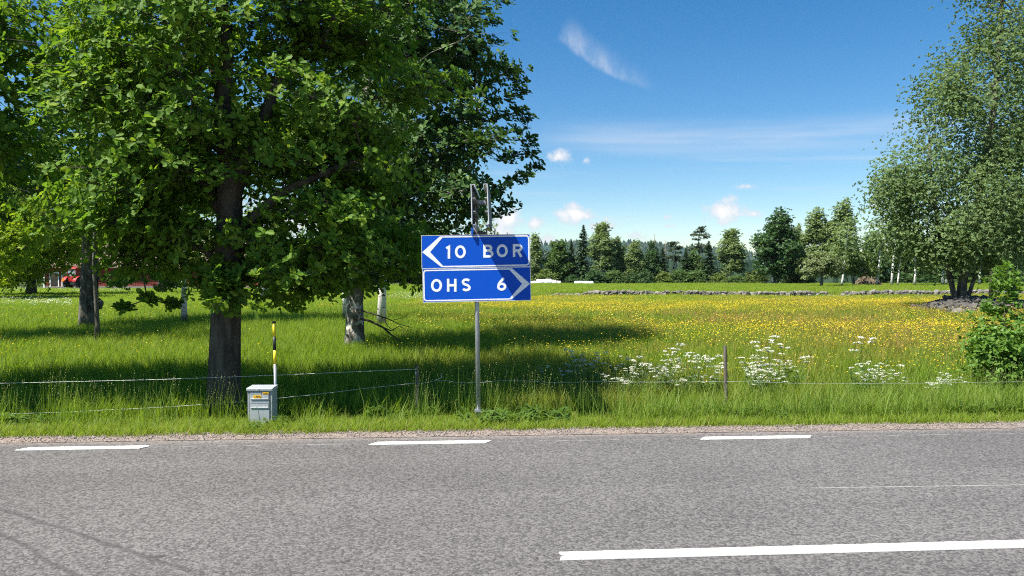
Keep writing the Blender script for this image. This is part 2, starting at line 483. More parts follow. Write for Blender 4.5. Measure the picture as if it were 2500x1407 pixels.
M_FOREST = leafmat('distant_forest', (.022, .048, .026), (.040, .072, .034), trans=.05)

# ------------------------------------------------------------------ ground, road
ax_ = np.concatenate([-np.geomspace(3200, 42, 24), np.linspace(-40, 40, 161), np.geomspace(42, 3200, 24)])
ay_ = np.concatenate([-np.geomspace(400, 12, 10), np.linspace(-10, 5.5, 10), np.linspace(6, 20, 71), np.geomspace(20.4, 3500, 80)])
GX, GY = np.meshgrid(ax_, ay_); GZ = gz(GX, GY)
nx_, ny_ = len(ax_), len(ay_)
ii = (np.arange(ny_ - 1)[:, None] * nx_ + np.arange(nx_ - 1)).ravel()
obj('ground', mesh_np('ground', np.stack([GX, GY, GZ], -1).reshape(-1, 3), np.stack([ii, ii + 1, ii + nx_ + 1, ii + nx_], 1)), M_GROUND, smooth=True, kind='structure')


def strip(c0, c1, z, x0, x1, rag=0.0, step=.5):
    xs = np.arange(x0, x1 + step, step); n = len(xs)
    r = rag * (np.interp(xs, np.arange(x0, x1 + .15, .11), rng.uniform(-1, 1, len(np.arange(x0, x1 + .15, .11)))) + .6 * np.sin(xs * 1.7)) if rag else 0 * xs
    V = np.concatenate([np.stack([xs, c0 + RM * xs, np.full(n, z)], 1), np.stack([xs, c1 + r + RM * xs, np.full(n, z)], 1)])
    i = np.arange(n - 1); return mesh_np('strip', V, np.stack([i, i + 1, i + 1 + n, i + n], 1))


road = obj('road', strip(-2.8, 6.78, 0.0, -120, 120), M_ASPH, kind='structure')
obj('gravel_shoulder', strip(6.70, 7.02, 0.004, -40, 40, .045, .055), M_GRAVEL, kind='structure')


def mark(name, x0, x1, c, w, notch=0.0, slant=0.0):
    b = MB(); h = w / 2
    if notch:
        pts = [(x0, c - h), (x1, c - h), (x1, c + h), (x0, c + h), (x0 + .012, c + h * .35), (x0 + notch, c + .004), (x0 + .008, c - h * .3)]
    else:
        pts = [(x0 - slant, c - h), (x1 - slant * .5, c - h), (x1 + slant, c + h * .6), (x1 + slant * .2, c + h), (x0 + slant, c + h)]
    b.prism([(p, q + RM * p) for p, q in pts], .002, .0075, 'z'); return b.build(name, M_PAINT, road)
for k in (-3, -2, -1, 0, 1):
    mark('edge_dash', -1.205 + 2.905 * k, -.215 + 2.905 * k, 6.455, .098, slant=.03)
mark('centre_dash', .245, 3.25, 3.775, .105, notch=.04)
mark('centre_dash', -11.8, -8.8, 3.775, .105, notch=.04)

# ------------------------------------------------------------------ scatter (grass and other stuff nobody can count)
def scatter(name, pts, rot, scl, idx, coll, **props):
    me = bpy.data.meshes.new(name); n = len(pts)
    me.vertices.add(n); me.vertices.foreach_set('co', np.ascontiguousarray(pts, np.float32).ravel())
    a = me.attributes.new('rot', 'FLOAT_VECTOR', 'POINT'); a.data.foreach_set('vector', np.ascontiguousarray(rot, np.float32).ravel())
    a = me.attributes.new('scl', 'FLOAT_VECTOR', 'POINT'); a.data.foreach_set('vector', np.ascontiguousarray(scl, np.float32).ravel())
    a = me.attributes.new('idx', 'INT', 'POINT'); a.data.foreach_set('value', np.ascontiguousarray(idx, np.int32))
    o = obj(name, me, None, **props)
    g = bpy.data.node_groups.new(name + '_nodes', 'GeometryNodeTree')
    g.interface.new_socket('Geometry', in_out='INPUT', socket_type='NodeSocketGeometry')
    g.interface.new_socket('Geometry', in_out='OUTPUT', socket_type='NodeSocketGeometry')
    N = g.nodes; gi = N.new('NodeGroupInput'); go = N.new('NodeGroupOutput'); ip = N.new('GeometryNodeInstanceOnPoints'); ci = N.new('GeometryNodeCollectionInfo')
    ci.inputs['Collection'].default_value = coll; ci.inputs['Separate Children'].default_value = True; ci.inputs['Reset Children'].default_value = True
    ip.inputs['Pick Instance'].default_value = True

    def attr(nm, ty):
        a = N.new('GeometryNodeInputNamedAttribute'); a.data_type = ty; a.inputs[0].default_value = nm; return a.outputs[0]
    L = g.links
    L.new(gi.outputs[0], ip.inputs['Points']); L.new(ci.outputs[0], ip.inputs['Instance'])
    e = N.new('FunctionNodeEulerToRotation'); L.new(attr('rot', 'FLOAT_VECTOR'), e.inputs[0]); L.new(e.outputs[0], ip.inputs['Rotation'])
    L.new(attr('scl', 'FLOAT_VECTOR'), ip.inputs['Scale']); L.new(attr('idx', 'INT'), ip.inputs['Instance Index'])
    L.new(ip.outputs[0], go.inputs[0])
    o.modifiers.new('scatter', 'NODES').node_group = g
    return o


def template_coll(name, meshes):
    c = bpy.data.collections.new(name)
    for i, (me, mts) in enumerate(meshes):
        for m in mts: me.materials.append(m)
        c.objects.link(bpy.data.objects.new('%s_%02d' % (name, i), me))
    return c


def blades(n, rad, h0, h1, w, lean=.35, seg=2, clump=1.0):
    """n grass blades, each a bent tapering ribbon -> verts, [tris, quads]"""
    r = rad * np.sqrt(rng.random(n)) ** clump; a = rng.uniform(0, 6.283, n); b = rng.uniform(0, 6.283, n)
    h = rng.uniform(h0, h1, n); ln = lean * h * rng.uniform(.2, 1.3, n)
    base = np.stack([r * np.cos(a), r * np.sin(a), np.full(n, -.02)], 1)
    d = np.stack([np.cos(b), np.sin(b), 0 * b], 1); s = np.stack([-np.sin(b), np.cos(b), 0 * b], 1)
    ww = (w * rng.uniform(.6, 1.3, n))[:, None]
    mid = base + d * (ln * .3)[:, None] + np.array([0, 0, 1]) * (h * .6)[:, None]
    tip = base + d * ln[:, None] + np.array([0, 0, 1]) * h[:, None]
    V = np.stack([base - s * ww * .5, base + s * ww * .5, mid + s * ww * .42, mid - s * ww * .42, tip], 1).reshape(-1, 3)
    o = np.arange(n)[:, None] * 5
    return V, [o + np.array([0, 1, 2, 3]), o + np.array([3, 2, 4])]


def tuft(*a, **k):
    V, f = blades(*a, **k); return mesh_np('tuft', V, f)


def stalks(n, rad, h0, h1, head, hw, w=.004):
    """thin seed stalks with a fuzzy head; second material for the head"""
    V, f = blades(n, rad, h0, h1, w, .16)
    vs_, q, t = [V], [f[0]], [f[1]]; off = len(V); hq = []
    tips = V[4::5]; mids = (V[2::5] + V[3::5]) / 2
    for p, m in zip(tips, mids):
        d = p - m; d /= np.linalg.norm(d)
        for j in range(5):
            c = p - d * head * (j / 5.0); b = rng.uniform(0, 6.28); s = np.array([math.cos(b), math.sin(b), .9]) * hw * rng.uniform(.5, 1.3)
            u = np.array([-math.sin(b), math.cos(b), 0]) * hw * .35
            vs_.append(np.array([c, c + s * .5 + u, c + s, c + s * .5 - u])); hq.append([off, off + 1, off + 2, off + 3]); off += 4
    me = mesh_np('stalks', np.concatenate(vs_), [np.concatenate([q[0], np.array(hq)]), t[0]])
    mi = np.zeros(len(me.polygons), np.int32); mi[len(q[0]):len(q[0]) + len(hq)] = 1
    me.polygons.foreach_set('material_index', mi); return me


def flowers(n, rad, h0, h1, fr, petals=5, stem=.004):
    V, f = blades(n, rad, h0, h1, stem, .2)
    off = len(V); tips = V[4::5]; vv = [V]; quads = [f[0]]; hq = []
    for p in tips:
        tilt = rng.uniform(-.5, .5, 2); nrm = np.array([tilt[0], tilt[1], 1.0]); nrm /= np.linalg.norm(nrm)
        u = np.cross(nrm, [0, 1, 0]); u /= np.linalg.norm(u); w = np.cross(nrm, u); a0 = rng.uniform(0, 6.28)
        for j in range(petals):
            a = a0 + j * 6.283 / petals; d = math.cos(a) * u + math.sin(a) * w; e = -math.sin(a) * u + math.cos(a) * w
            vv.append(np.array([p, p + d * fr * .6 + e * fr * .42 + nrm * fr * .25, p + d * fr + nrm * fr * .45, p + d * fr * .6 - e * fr * .42 + nrm * fr * .25]))
            hq.append([off, off + 1, off + 2, off + 3]); off += 4
    me = mesh_np('flowers', np.concatenate(vv), [np.concatenate([f[0], np.array(hq)]), f[1]])
    mi = np.zeros(len(me.polygons), np.int32); mi[len(f[0]):len(f[0]) + len(hq)] = 1
    me.polygons.foreach_set('material_index', mi); return me


def weed(n, rad, h, lw):
    vv = []; q = []; off = 0
    for i in range(n):
        a = rng.uniform(0, 6.28); hh = h * rng.uniform(.3, 1); r = rad * rng.uniform(.2, 1)
        d = np.array([math.cos(a), math.sin(a), 0]); s = np.array([-math.sin(a), math.cos(a), 0]); l = h * rng.uniform(.3, .6); el = rng.uniform(-.1, .8)
        b = d * r * .4 + np.array([0, 0, hh]); m = b + (d * math.cos(el) + np.array([0, 0, math.sin(el)])) * l * .5; t = b + d * l * math.cos(el) + np.array([0, 0, l * (math.sin(el) - .35)])
        vv.append(np.array([b, m + s * lw, t, m - s * lw])); q.append([off, off + 1, off + 2, off + 3]); off += 4
    return mesh_np('weed', np.concatenate(vv), np.array(q))


def wedge(d0, d1, dens, side=.82, margin=2.5):
    n = int(side * (d1 * d1 - d0 * d0) * dens + 2 * margin * (d1 - d0) * dens)
    y = np.sqrt(rng.uniform(d0 * d0, d1 * d1, n)); x = rng.uniform(-1, 1, n) * (side * y + margin); return x, y


def vnoise(x, y, s, seed=0):
    """cheap smooth value noise 0..1"""
    r = np.random.default_rng(seed); T = r.random((64, 64)); x = x * s + 31.7; y = y * s + 17.3
    i = np.floor(x).astype(int); j = np.floor(y).astype(int); u = x - i; v = y - j; u = u * u * (3 - 2 * u); v = v * v * (3 - 2 * v)
    g = lambda a, b: T[a % 64, b % 64]
    return (g(i, j) * (1 - u) + g(i + 1, j) * u) * (1 - v) + (g(i, j + 1) * (1 - u) + g(i + 1, j + 1) * u) * v


def clear(x, y):
    """keep the stone heap, its boulders and the wall free of grass"""
    k = ((x - 18.7) / 2.9) ** 2 + ((y - 29.3) / 2.2) ** 2 > 1
    k &= np.hypot(x - 16.3, y - 26.8) > .8
    k &= ~((np.abs(y - (54 + (x - 3) * .075)) < .5) & (x > 2.8))
    return k




def put(name, x, y, coll, nv, s0, s1, label, cat, hs=1.0, tilt=.12):
    k = clear(x, y); x, y = x[k], y[k]
    n = len(x); sc = rng.uniform(s0, s1, n); hs = hs * (1 - .62 * sstep(24, 46, y))
    rot = np.stack([rng.normal(0, tilt, n), rng.normal(0, tilt, n), rng.uniform(0, 6.283, n)], 1)
    scl = np.stack([sc, sc, sc * hs], 1)
    return scatter(name, np.stack([x, y, gz(x, y)], 1), rot, scl, rng.integers(0, nv, n), coll, kind='stuff', label=label, category=cat)


# verge
C_SHORT = template_coll('short_tuft', [(tuft(16, .06, .05, .15, .006, .7), [M_GR_VERGE]) for _ in range(5)])
C_TALL = template_coll('tall_tuft', [(tuft(20, .12, .12, .42, .0065, .75), [M_GR_TALL]) for _ in range(5)])
C_STALK = template_coll('stalk_tuft', [(stalks(7, .12, .30, .62, .08, .008), [M_GR_TALL, M_SEED]) for _ in range(5)])
C_WEED = template_coll('weed_tuft', [(weed(34, .16, .22, .018), [M_WEED]) for _ in range(4)])
xs_ = rng.uniform(-8.5, 8.5, 15000); c_ = 6.94 + 1.25 * rng.random(15000) ** 1.1; ragg = .10 * (vnoise(xs_, 0 * xs_, 1.6, 5) - .5)
put('short_verge_grass', xs_, c_ + ragg + RM * xs_, C_SHORT, 5, .55, 1.05, 'short bright green grass along the gravel edge of the road', 'grass')
xs_ = rng.uniform(-9, 9, 6500); c_ = 7.40 + 2.6 * rng.random(6500) ** 1.5; k_ = rng.random(6500) < (.25 + .75 * vnoise(xs_, c_, .9, 3)) * (1 - .93 * sstep(8.2, 8.5, c_) * sstep(3.4, 2.2, xs_)) * (.08 + .92 * sstep(.8, 2.6, xs_ + .8 * vnoise(xs_, c_, .5, 8)))
put('tall_verge_grass', xs_[k_], (c_ + RM * xs_)[k_], C_TALL, 5, .5, 1.15, 'tall green grass growing along the wire fence', 'grass', 1.0)
xs_ = rng.uniform(-9, 9, 1500); c_ = 7.55 + 1.0 * rng.random(1500); k_ = rng.random(1500) < (.10 + .8 * sstep(.40, .75, vnoise(xs_, c_, 1.1, 9))) * (.45 + .55 * sstep(.5, 2.5, xs_))
put('grass_seed_stalks', xs_[k_], (c_ + RM * xs_)[k_], C_STALK, 5, .75, 1.15, 'thin flowering grass stalks standing above the verge', 'grass', 1.0, .08)
xs_ = rng.uniform(-8, 8, 1500); c_ = 7.1 + 1.0 * rng.random(1500); k_ = rng.random(1500) < .5 * sstep(.50, .8, vnoise(xs_, c_ * 1.7, 1.3, 21))
put('verge_weeds', xs_[k_], (c_ + RM * xs_)[k_], C_WEED, 4, .45, .85, 'broad leaved green weeds at the road edge', 'weeds')
# meadow
C_M1 = template_coll('meadow_tuft_near', [(tuft(34, .13, .10, .30, .006, .5), [M_GR_MEAD]) for _ in range(6)])
C_M2 = template_coll('meadow_tuft_mid', [(tuft(70, .30, .12, .32, .010, .5), [M_GR_MEAD]) for _ in range(5)])
C_M3 = template_coll('meadow_tuft_far', [(tuft(90, .62, .12, .36, .022, .5), [M_GR_MEAD]) for _ in range(4)])
x, y = wedge(7.6, 20, 75); k_ = (y - RM * x) > 8.2; put('near_meadow_grass', x[k_], y[k_], C_M1, 6, .7, 1.3, 'green meadow grass just beyond the wire fence', 'grass')
x, y = wedge(19, 50, 17); put('middle_meadow_grass', x, y, C_M2, 5, .7, 1.3, 'meadow grass stretching out towards the stone wall', 'grass')
x, y = wedge(49, 128, 3.6); k_ = ~((y > 88) & (x < -20)); put('far_meadow_grass', x[k_], y[k_], C_M3, 4, .7, 1.3, 'far meadow grass beyond the stone wall', 'grass')


def fmask(x, y):
    px = 1250 + x / y * F; py = HZ + H * F / y
    m = sstep(900, 1500, px + rng.normal(0, 60, len(x))) * .95 + .05
    m *= .22 + .85 * sstep(.35, .75, vnoise(x * .6, y, .16, 41)) + .35 * (vnoise(x, y, .8, 42) - .5)
    g = np.exp(-(((px - 2060) / 190) ** 2 + ((py - 783) / 13) ** 2)); m *= 1 - .93 * g        # plain green strip
    return np.clip(m, 0, 1)


C_B1 = template_coll('buttercup_near', [(flowers(5, .18, .20, .40, .0115), [M_STEM, M_BUTTER]) for _ in range(6)])
C_B2 = template_coll('buttercup_mid', [(flowers(13, .32, .24, .38, .0145), [M_STEM, M_BUTTER]) for _ in range(6)])
C_B3 = template_coll('buttercup_far', [(flowers(24, .6, .28, .42, .019), [M_STEM, M_BUTTER]) for _ in range(5)])
for nm, d0, d1, den, cc, nv in (('near_buttercups', 9.6, 17, 40, C_B1, 6), ('middle_buttercups', 17, 32, 15, C_B2, 6), ('far_buttercups', 32, 53.5, 5.2, C_B3, 5)):
    x, y = wedge(d0, d1, den); k_ = (rng.random(len(x)) < fmask(x, y)) & (y - RM * x > 9.6)
    put(nm, x[k_], y[k_], cc, nv, .8, 1.15, {'n': 'yellow buttercups scattered in the grass behind the fence', 'm': 'yellow buttercups in the middle of the meadow', 'f': 'band of yellow buttercups in front of the stone wall'}[nm[0]], 'flowers')
C_SO = template_coll('sorrel', [(stalks(8, .25, .26, .44, .12, .014, .005), [M_SORREL, M_SORREL]) for _ in range(5)])
x, y = wedge(9.8, 53, 6.0); k_ = (rng.random(len(x)) < sstep(1150, 1900, 1250 + x / y * F) * (.2 + .9 * sstep(.4, .7, vnoise(x, y, .12, 77))))
put('sorrel_stalks', x[k_], y[k_], C_SO, 5, .8, 1.2, 'reddish brown sorrel stalks among the buttercups', 'flowers')
# pebbles of the shoulder
PB = []
for i in range(5):
    b = MB(); b.box((-.5, -.5, -.35), (.5, .5, .35)); me = b.mesh('pebble'); co = np.array([v.co for v in me.vertices]) + rng.normal(0, .16, (8, 3)); me.vertices.foreach_set('co', co.astype(np.float32).ravel()); PB.append((me, [M_PEB]))
C_PEB = template_coll('pebble', PB)
n = 6000; xs_ = rng.uniform(-7.5, 7.5, n); c_ = 6.70 + .31 * rng.random(n) ** .75
scatter('gravel_stones', np.stack([xs_, c_ + RM * xs_, np.full(n, .007)], 1), rng.uniform(0, 6.28, (n, 3)), np.repeat(rng.uniform(.004, .013, (n, 1)) * rng.uniform(.6, 1.2, (n, 1)), 3, 1), rng.integers(0, 5, n), C_PEB, kind='stuff', label='loose pinkish grey gravel along the asphalt edge', category='gravel')

# ------------------------------------------------------------------ trees
OAK_T = np.array([(0, 0, 0), (.25, .16, .03), (.38, .10, .02), (.55, .27, .05), (.68, .16, .02), (.86, .22, .0), (1, 0, -.08), (.86, -.22, .0), (.68, -.16, .02), (.55, -.27, .05), (.38, -.10, .02), (.25, -.16, .03)])
OVAL_T = np.array([(0, 0, 0), (.3, .26, .05), (.65, .24, .03), (1, 0, -.1), (.65, -.24, .03), (.3, -.26, .05)])
RHOMB_T = np.array([(0, 0, 0), (.45, .36, .04), (1, 0, -.06), (.45, -.36, .04)])
NEEDLE_T = np.array([(0, .5, 0), (1, .18, 0), (1, -.18, 0), (0, -.5, 0)])


def unit(v): return v / (np.linalg.norm(v, axis=-1, keepdims=True) + 1e-9)


def leaf_mesh(name, pos, d, nrm, size, tm):
    d = unit(d); b = unit(np.cross(nrm, d)); nn = np.cross(d, b); k = len(tm); n = len(pos)
    V = pos[:, None, :] + size[:, None, None] * (tm[None, :, 0, None] * d[:, None] + tm[None, :, 1, None] * b[:, None] + tm[None, :, 2, None] * nn[:, None])
    return mesh_np(name, V.reshape(-1, 3), np.arange(n * k).reshape(n, k))


def rosettes(q, axis, per, size, tm, name='leaves', spread=.35, jit=.35, hang=0.0):
    n = len(q); axis = unit(axis); ref = unit(rng.normal(size=(n, 3))); u = unit(np.cross(axis, ref)); v = np.cross(axis, u)
    ph = (np.arange(per)[None] * 2.4 + rng.uniform(0, 6.28, (n, 1)) + rng.normal(0, .25, (n, per)))[..., None]
    d = np.cos(ph) * u[:, None] + np.sin(ph) * v[:, None] + axis[:, None] * rng.uniform(.0, 2 * spread, (n, per, 1))
    d[..., 2] -= hang
    nm = axis[:, None] + rng.normal(0, jit, (n, per, 3))
    pos = q[:, None] + rng.normal(0, .02, (n, per, 3)) * size * 6
    sz = size * rng.uniform(.65, 1.25, (n, per))
    return leaf_mesh(name, pos.reshape(-1, 3), d.reshape(-1, 3), nm.reshape(-1, 3), sz.ravel(), tm)


def skeleton(trunk, rads, ends, seg=.5, jit=.10, tipr=.006, limbs=()):
    """grow limbs from the trunk polyline to every foliage clump; returns a frustum list"""
    trunk = np.asarray(trunk, float); nodes = [t for t in trunk]; par = [-1] + list(range(len(trunk) - 1)); nt_ = len(trunk); tr_only, rd_only = trunk, np.asarray(rads, float)
    for lp, ra, rb in limbs:
        lp = np.asarray(lp, float); nodes += list(lp); par += [-1] * len(lp); nt_ += len(lp); rads = np.concatenate([rads, np.linspace(ra, rb, len(lp))]); trunk = np.concatenate([trunk, lp])
    axisd = np.array([np.min(np.linalg.norm(trunk - e, axis=1)) for e in ends])
    pathl = [0.0] * nt_
    for e in np.asarray(ends)[np.argsort(axisd)]:
        A = np.array(nodes); v = e - A; dist = np.linalg.norm(v, axis=1)
        cost = dist + .25 * np.array(pathl) + np.where(v[:, 2] < -.15 * dist, .5 * dist, 0) - .0
        cost[0] += 2.0
        j = int(np.argmin(cost)); p = A[j]; m = max(1, int(dist[j] / seg)); prev = j
        for k in range(1, m + 1):
            t = k / m; q = p + (e - p) * t
            if k < m: q = q + rng.normal(0, jit, 3) * min(1, dist[j]) + np.array([0, 0, .10 * dist[j] * math.sin(math.pi * t)])
            nodes.append(q); par.append(prev); pathl.append(pathl[prev] + dist[j] / m); prev = len(nodes) - 1
    n = len(nodes); ch = np.zeros(n); r = np.zeros(n); acc = np.zeros(n)
    for i in range(n - 1, nt_ - 1, -1):
        r[i] = max(tipr, acc[i] ** (1 / 2.2)); acc[par[i]] += r[i] ** 2.2
    b = MB(); A = np.array(nodes)
    b.tube(tr_only, rd_only, 14)
    for lp, ra, rb in limbs: b.tube(lp, np.linspace(ra, rb, len(lp)), 9)
    for i in range(nt_, n):
        p = par[i]; ra = r[p] if p >= nt_ else min(r[i] * 1.25, rads[p]); ra = min(ra, r[i] * 1.6)
        rr = min(r[i], .14); b.tube([A[p], A[i]], [min(ra, .17), rr], 6 if rr > .02 else 4, cap=False)
    return b


def trunk_line(base, top, n, bend, r0, r1, flare=1.35):
    base = np.asarray(base, float); top = np.asarray(top, float); t = np.linspace(0, 1, n)
    pts = base + (top - base) * t[:, None]
    pts[1:-1, :2] += rng.normal(0, bend, (n - 2, 2))
    hgt = np.linalg.norm(top - base) * t
    rad = r0 + (r1 - r0) * t ** .8; rad = rad * (1 + (flare - 1) * np.exp(-hgt / .35))
    return pts, rad


def blob_clumps(ells, D0, cluster=0):
    """ells: (px, py, depth, rx_px, ry_px, rdepth_m, n, R): foliage clump centres inside ellipsoids given by direction + depth"""
    C = []; R = []; O = []
    for (px, py, D, rx, ry, rd, n, r) in ells:
        c = P(px, py, D); s = np.array([rx / F * D, rd, ry / F * D])
        v = unit(rng.normal(size=(n, 3))) * (rng.uniform(.30, 1.0, (n, 1)) ** .55)
        if cluster:
            m_ = max(2, n // cluster); v = v[rng.integers(0, m_, n)] + rng.normal(0, .20, (n, 3)) * [1, 1, .62]
        C.append(c + v * s); R.append(np.full(n, r)); O.append(unit(v * s + [0, 0, .2]))
    return np.concatenate(C), np.concatenate(R), np.concatenate(O)


def clear_sun_path(C):
    """crowns shaped for the light"""
    kx, ky = -SUN.x / SUN.z, -SUN.y / SUN.z
    ok = C[:, 1] + ky * C[:, 2] > 8.05 + RM * C[:, 0]
    t = (7.8 - C[:, 1]) / ky; hx = C[:, 0] + kx * t; hz = C[:, 2] - t
    ok &= ~((t > 0) & (hx > -1.7) & (hx < .6) & (hz > .6) & (hz < 2.8))
    ok &= ~((t > 0) & (hx > -3.5) & (hx < -1.8) & (hz > -.5) & (hz < 1.7))
    t = (8.2 - C[:, 1]) / ky; hx = C[:, 0] + kx * t; hz = C[:, 2] - t
    ok &= ~((t > 0) & (hx > -1.6) & (hx < -.6) & (hz > -.2) & (hz < .9))
    return ok


def tree(name, label, base, trunk, rads, clumps, nq, per, size, tm, bark, leaf, flat=.6, spread=.35, hang=0.0, droop=0.0, twig=True, group=None, jit=.35, seg=.5, mind=None, cat='tree', limbs=()):
    C, R, O = clumps
    g = (C[:, 2] > gz(C[:, 0], C[:, 1]) + (mind or .3)) & clear_sun_path(C); C, R, O = C[g], R[g], O[g]
    t = thing(name, label, cat, base, group)
    base = np.asarray(base, float)
    b = skeleton(trunk - base, rads, C - base, seg, limbs=[(np.asarray(l[0]) - base, l[1], l[2]) for l in limbs])
    n = len(C); dv = rng.normal(0, .5, (n, nq, 3)); dv = np.clip(dv, -1.1, 1.1); dv[..., 2] *= flat
    if droop: dv[..., 2] -= droop * rng.random((n, nq)) * (1 + np.hypot(dv[..., 0], dv[..., 1]))
    q = (C - base)[:, None] + dv * R[:, None, None]
    ax = O[:, None] * .85 + np.array([0, 0, .62]) + rng.normal(0, .38, (n, nq, 3))
    q = q.reshape(-1, 3); ax = ax.reshape(-1, 3)
    if twig:
        cc = np.repeat(C - base, nq, 0); st = cc * .75 + q * .25; dd = q - st; L_ = np.linalg.norm(dd, axis=1, keepdims=True)
        s1 = unit(np.cross(dd, rng.normal(size=dd.shape))) * .0035; s2 = unit(np.cross(dd, s1)) * .0035
        V = np.stack([st + s1, st - s1 * .5 + s2, st - s1 * .5 - s2, q], 1).reshape(-1, 3); o = np.arange(len(q))[:, None] * 4
        b.v.append(V); b.f.setdefault(3, []).extend((np.concatenate([o + [0, 1, 3], o + [1, 2, 3], o + [2, 0, 3]]) + b.n).tolist()); b.n += len(V)
    b.build('trunk', bark, t, smooth=True)
    obj('crown', rosettes(q, ax, per, size, tm, spread=spread, hang=hang, jit=jit), leaf, t)
    return t


def base_at(px, D):
    x = (px - 1250) / F * D; return np.array([x, D, float(gz(x, D))])


def px_clumps(pts, D, R, jd=.3):
    C = np.array([P(a, b, D + rng.normal(0, jd)) for a, b in pts]); return C, np.full(len(C), R), unit(np.stack([np.full(len(C), .6), np.full(len(C), -.3), np.full(len(C), .5)], 1))


def cat_clumps(*cl): return tuple(np.concatenate([c[i] for c in cl]) for i in range(3))


LT = OAK_T[[0, 1, 3, 5, 6, 7, 9, 11]]
# the big roadside oak
OD = 8.35
b0 = base_at(545, OD)
tp = np.array([P(544, 1010, OD), P(545, 950, OD), P(550, 800, OD), P(556, 650, OD), P(562, 520, OD), P(568, 400, OD + .05), P(566, 250, OD + .1), P(574, 100, OD + .1), P(566, -60, OD + .15), P(560, -260, OD + .2), P(548, -480, OD + .2)])
tp[0, 2] = b0[2] - .15
tr = np.array([.235, .182, .165, .150, .14, .12, .095, .08, .065, .05, .02])
tp[5:, 0] += np.array([-.03, -.10, -.07, -.16, -.12, -.2])
olimbs = [([P(*q) for q in l], ra, rb) for l, ra, rb in (([(562, 500, OD), (585, 430, OD), (630, 345, OD + .1), (665, 240, OD + .2), (720, 120, OD + .3), (750, -40, OD + .3)], .105, .04), ([(558, 610, OD), (610, 540, OD - .1), (690, 470, OD - .2), (800, 420, OD - .1), (900, 380, OD + .1)], .075, .025),
         ([(560, 560, OD), (520, 470, OD + .1), (455, 390, OD + .1), (370, 330, OD), (290, 270, OD)], .08, .025), ([(566, 330, OD + .1), (545, 230, OD + .3), (500, 110, OD + .5), (470, -30, OD + .6)], .07, .03), ([(556, 660, OD), (500, 610, OD), (420, 590, OD), (350, 575, OD + .1)], .05, .018), ([(556, 690, OD), (620, 640, OD + .1), (720, 620, OD + .3), (840, 600, OD + .4)], .05, .018))]
cl = cat_clumps(blob_clumps([
    (560, 480, OD, 330, 250, 1.15, 120, .42), (560, 120, OD + .2, 400, 300, 1.35, 200, .45), (600, -250, OD + .2, 360, 220, 1.4, 120, .48),
    (820, 250, OD + .35, 210, 240, 1.1, 84, .43), (820, 560, OD + .35, 180, 130, 1.0, 58, .40), (330, 330, OD, 190, 230, 1.2, 74, .42),
    (430, 590, OD, 160, 70, 1.0, 34, .36), (730, 655, OD + .3, 180, 80, .9, 40, .33), (560, -420, OD + .2, 250, 130, 1.3, 54, .48), (600, 690, OD + .1, 60, 45, .6, 10, .28)], 10, 6),
    px_clumps([(512, 668), (530, 690), (545, 715), (520, 725), (552, 742), (505, 700), (560, 700)], 7.95, .15, .06),
    px_clumps([(740, 100), (760, 150), (720, 180), (790, 200), (690, 220), (640, 200), (780, 110), (830, 60), (900, 30), (960, 70)], 7.35, .30, .12),
    px_clumps([(470, 320), (440, 350), (520, 300), (560, 260), (400, 180), (470, 230), (360, 120), (430, 90)], 7.2, .30, .15),
    px_clumps([(300, 752), (360, 730), (420, 745)], OD, .08, .2))
tree('oak_tree', 'broad green oak with dark trunk standing just behind the wire fence', b0, tp, tr, cl, 15, 6, .092, OAK_T[[0, 1, 2, 3, 5, 6, 7, 9, 10, 11]], M_BARK_OAK, M_LEAF_OAK, flat=.42, seg=.42, limbs=olimbs)

# second oak, pale lichened trunk
b1 = base_at(865, 14.2)
tp = np.array([P(865, 870, 14.2), P(866, 820, 14.2), P(866, 740, 14.2), P(872, 640, 14.2), P(878, 500, 14.3), P(890, 340, 14.3), P(900, 180, 14.3), P(905, 0, 14.4), P(900, -200, 14.4)])
tp[0, 2] = b1[2] - .15; tr = np.array([.25, .185, .16, .15, .14, .12, .09, .06, .02])
sil = [(1222, 8), (1200, 55), (1190, 105), (1165, 130), (1236, 172), (1262, 190), (1270, 222), (1240, 240), (1228, 285), (1262, 275), (1288, 290), (1262, 320), (1285, 345), (1300, 372), (1302, 405), (1262, 380), (1286, 428), (1255, 440), (1225, 470), (1234, 500), (1208, 525), (1190, 480), (1225, 395), (1205, 340), (1180, 300), (1210, 250), (1190, 210), (1150, 60), (1180, 20)]
cl = cat_clumps(blob_clumps([
    (930, 300, 14.3, 250, 260, 2.4, 190, .58), (1060, 430, 14.2, 150, 150, 1.8, 90, .50), (1050, 120, 14.3, 140, 180, 1.8, 80, .52),
    (960, 600, 14.2, 190, 90, 1.7, 70, .48), (900, -120, 14.4, 230, 160, 2.0, 70, .6), (1000, -30, 14.3, 180, 110, 1.8, 50, .5)], 14, 6), px_clumps(sil, 14.0, .22, .25),
    px_clumps([(1150, 340), (1185, 345), (1205, 370), (1165, 385), (1215, 330), (1110, 330)], 12.6, .30, .2))
tree('oak_tree', 'oak with pale lichened trunk and bare low branches behind the blue signs', b1, tp, tr, cl, 14, 6, .105, LT, M_BARK_PALE, M_LEAF_OAK2, flat=.45, seg=.5)

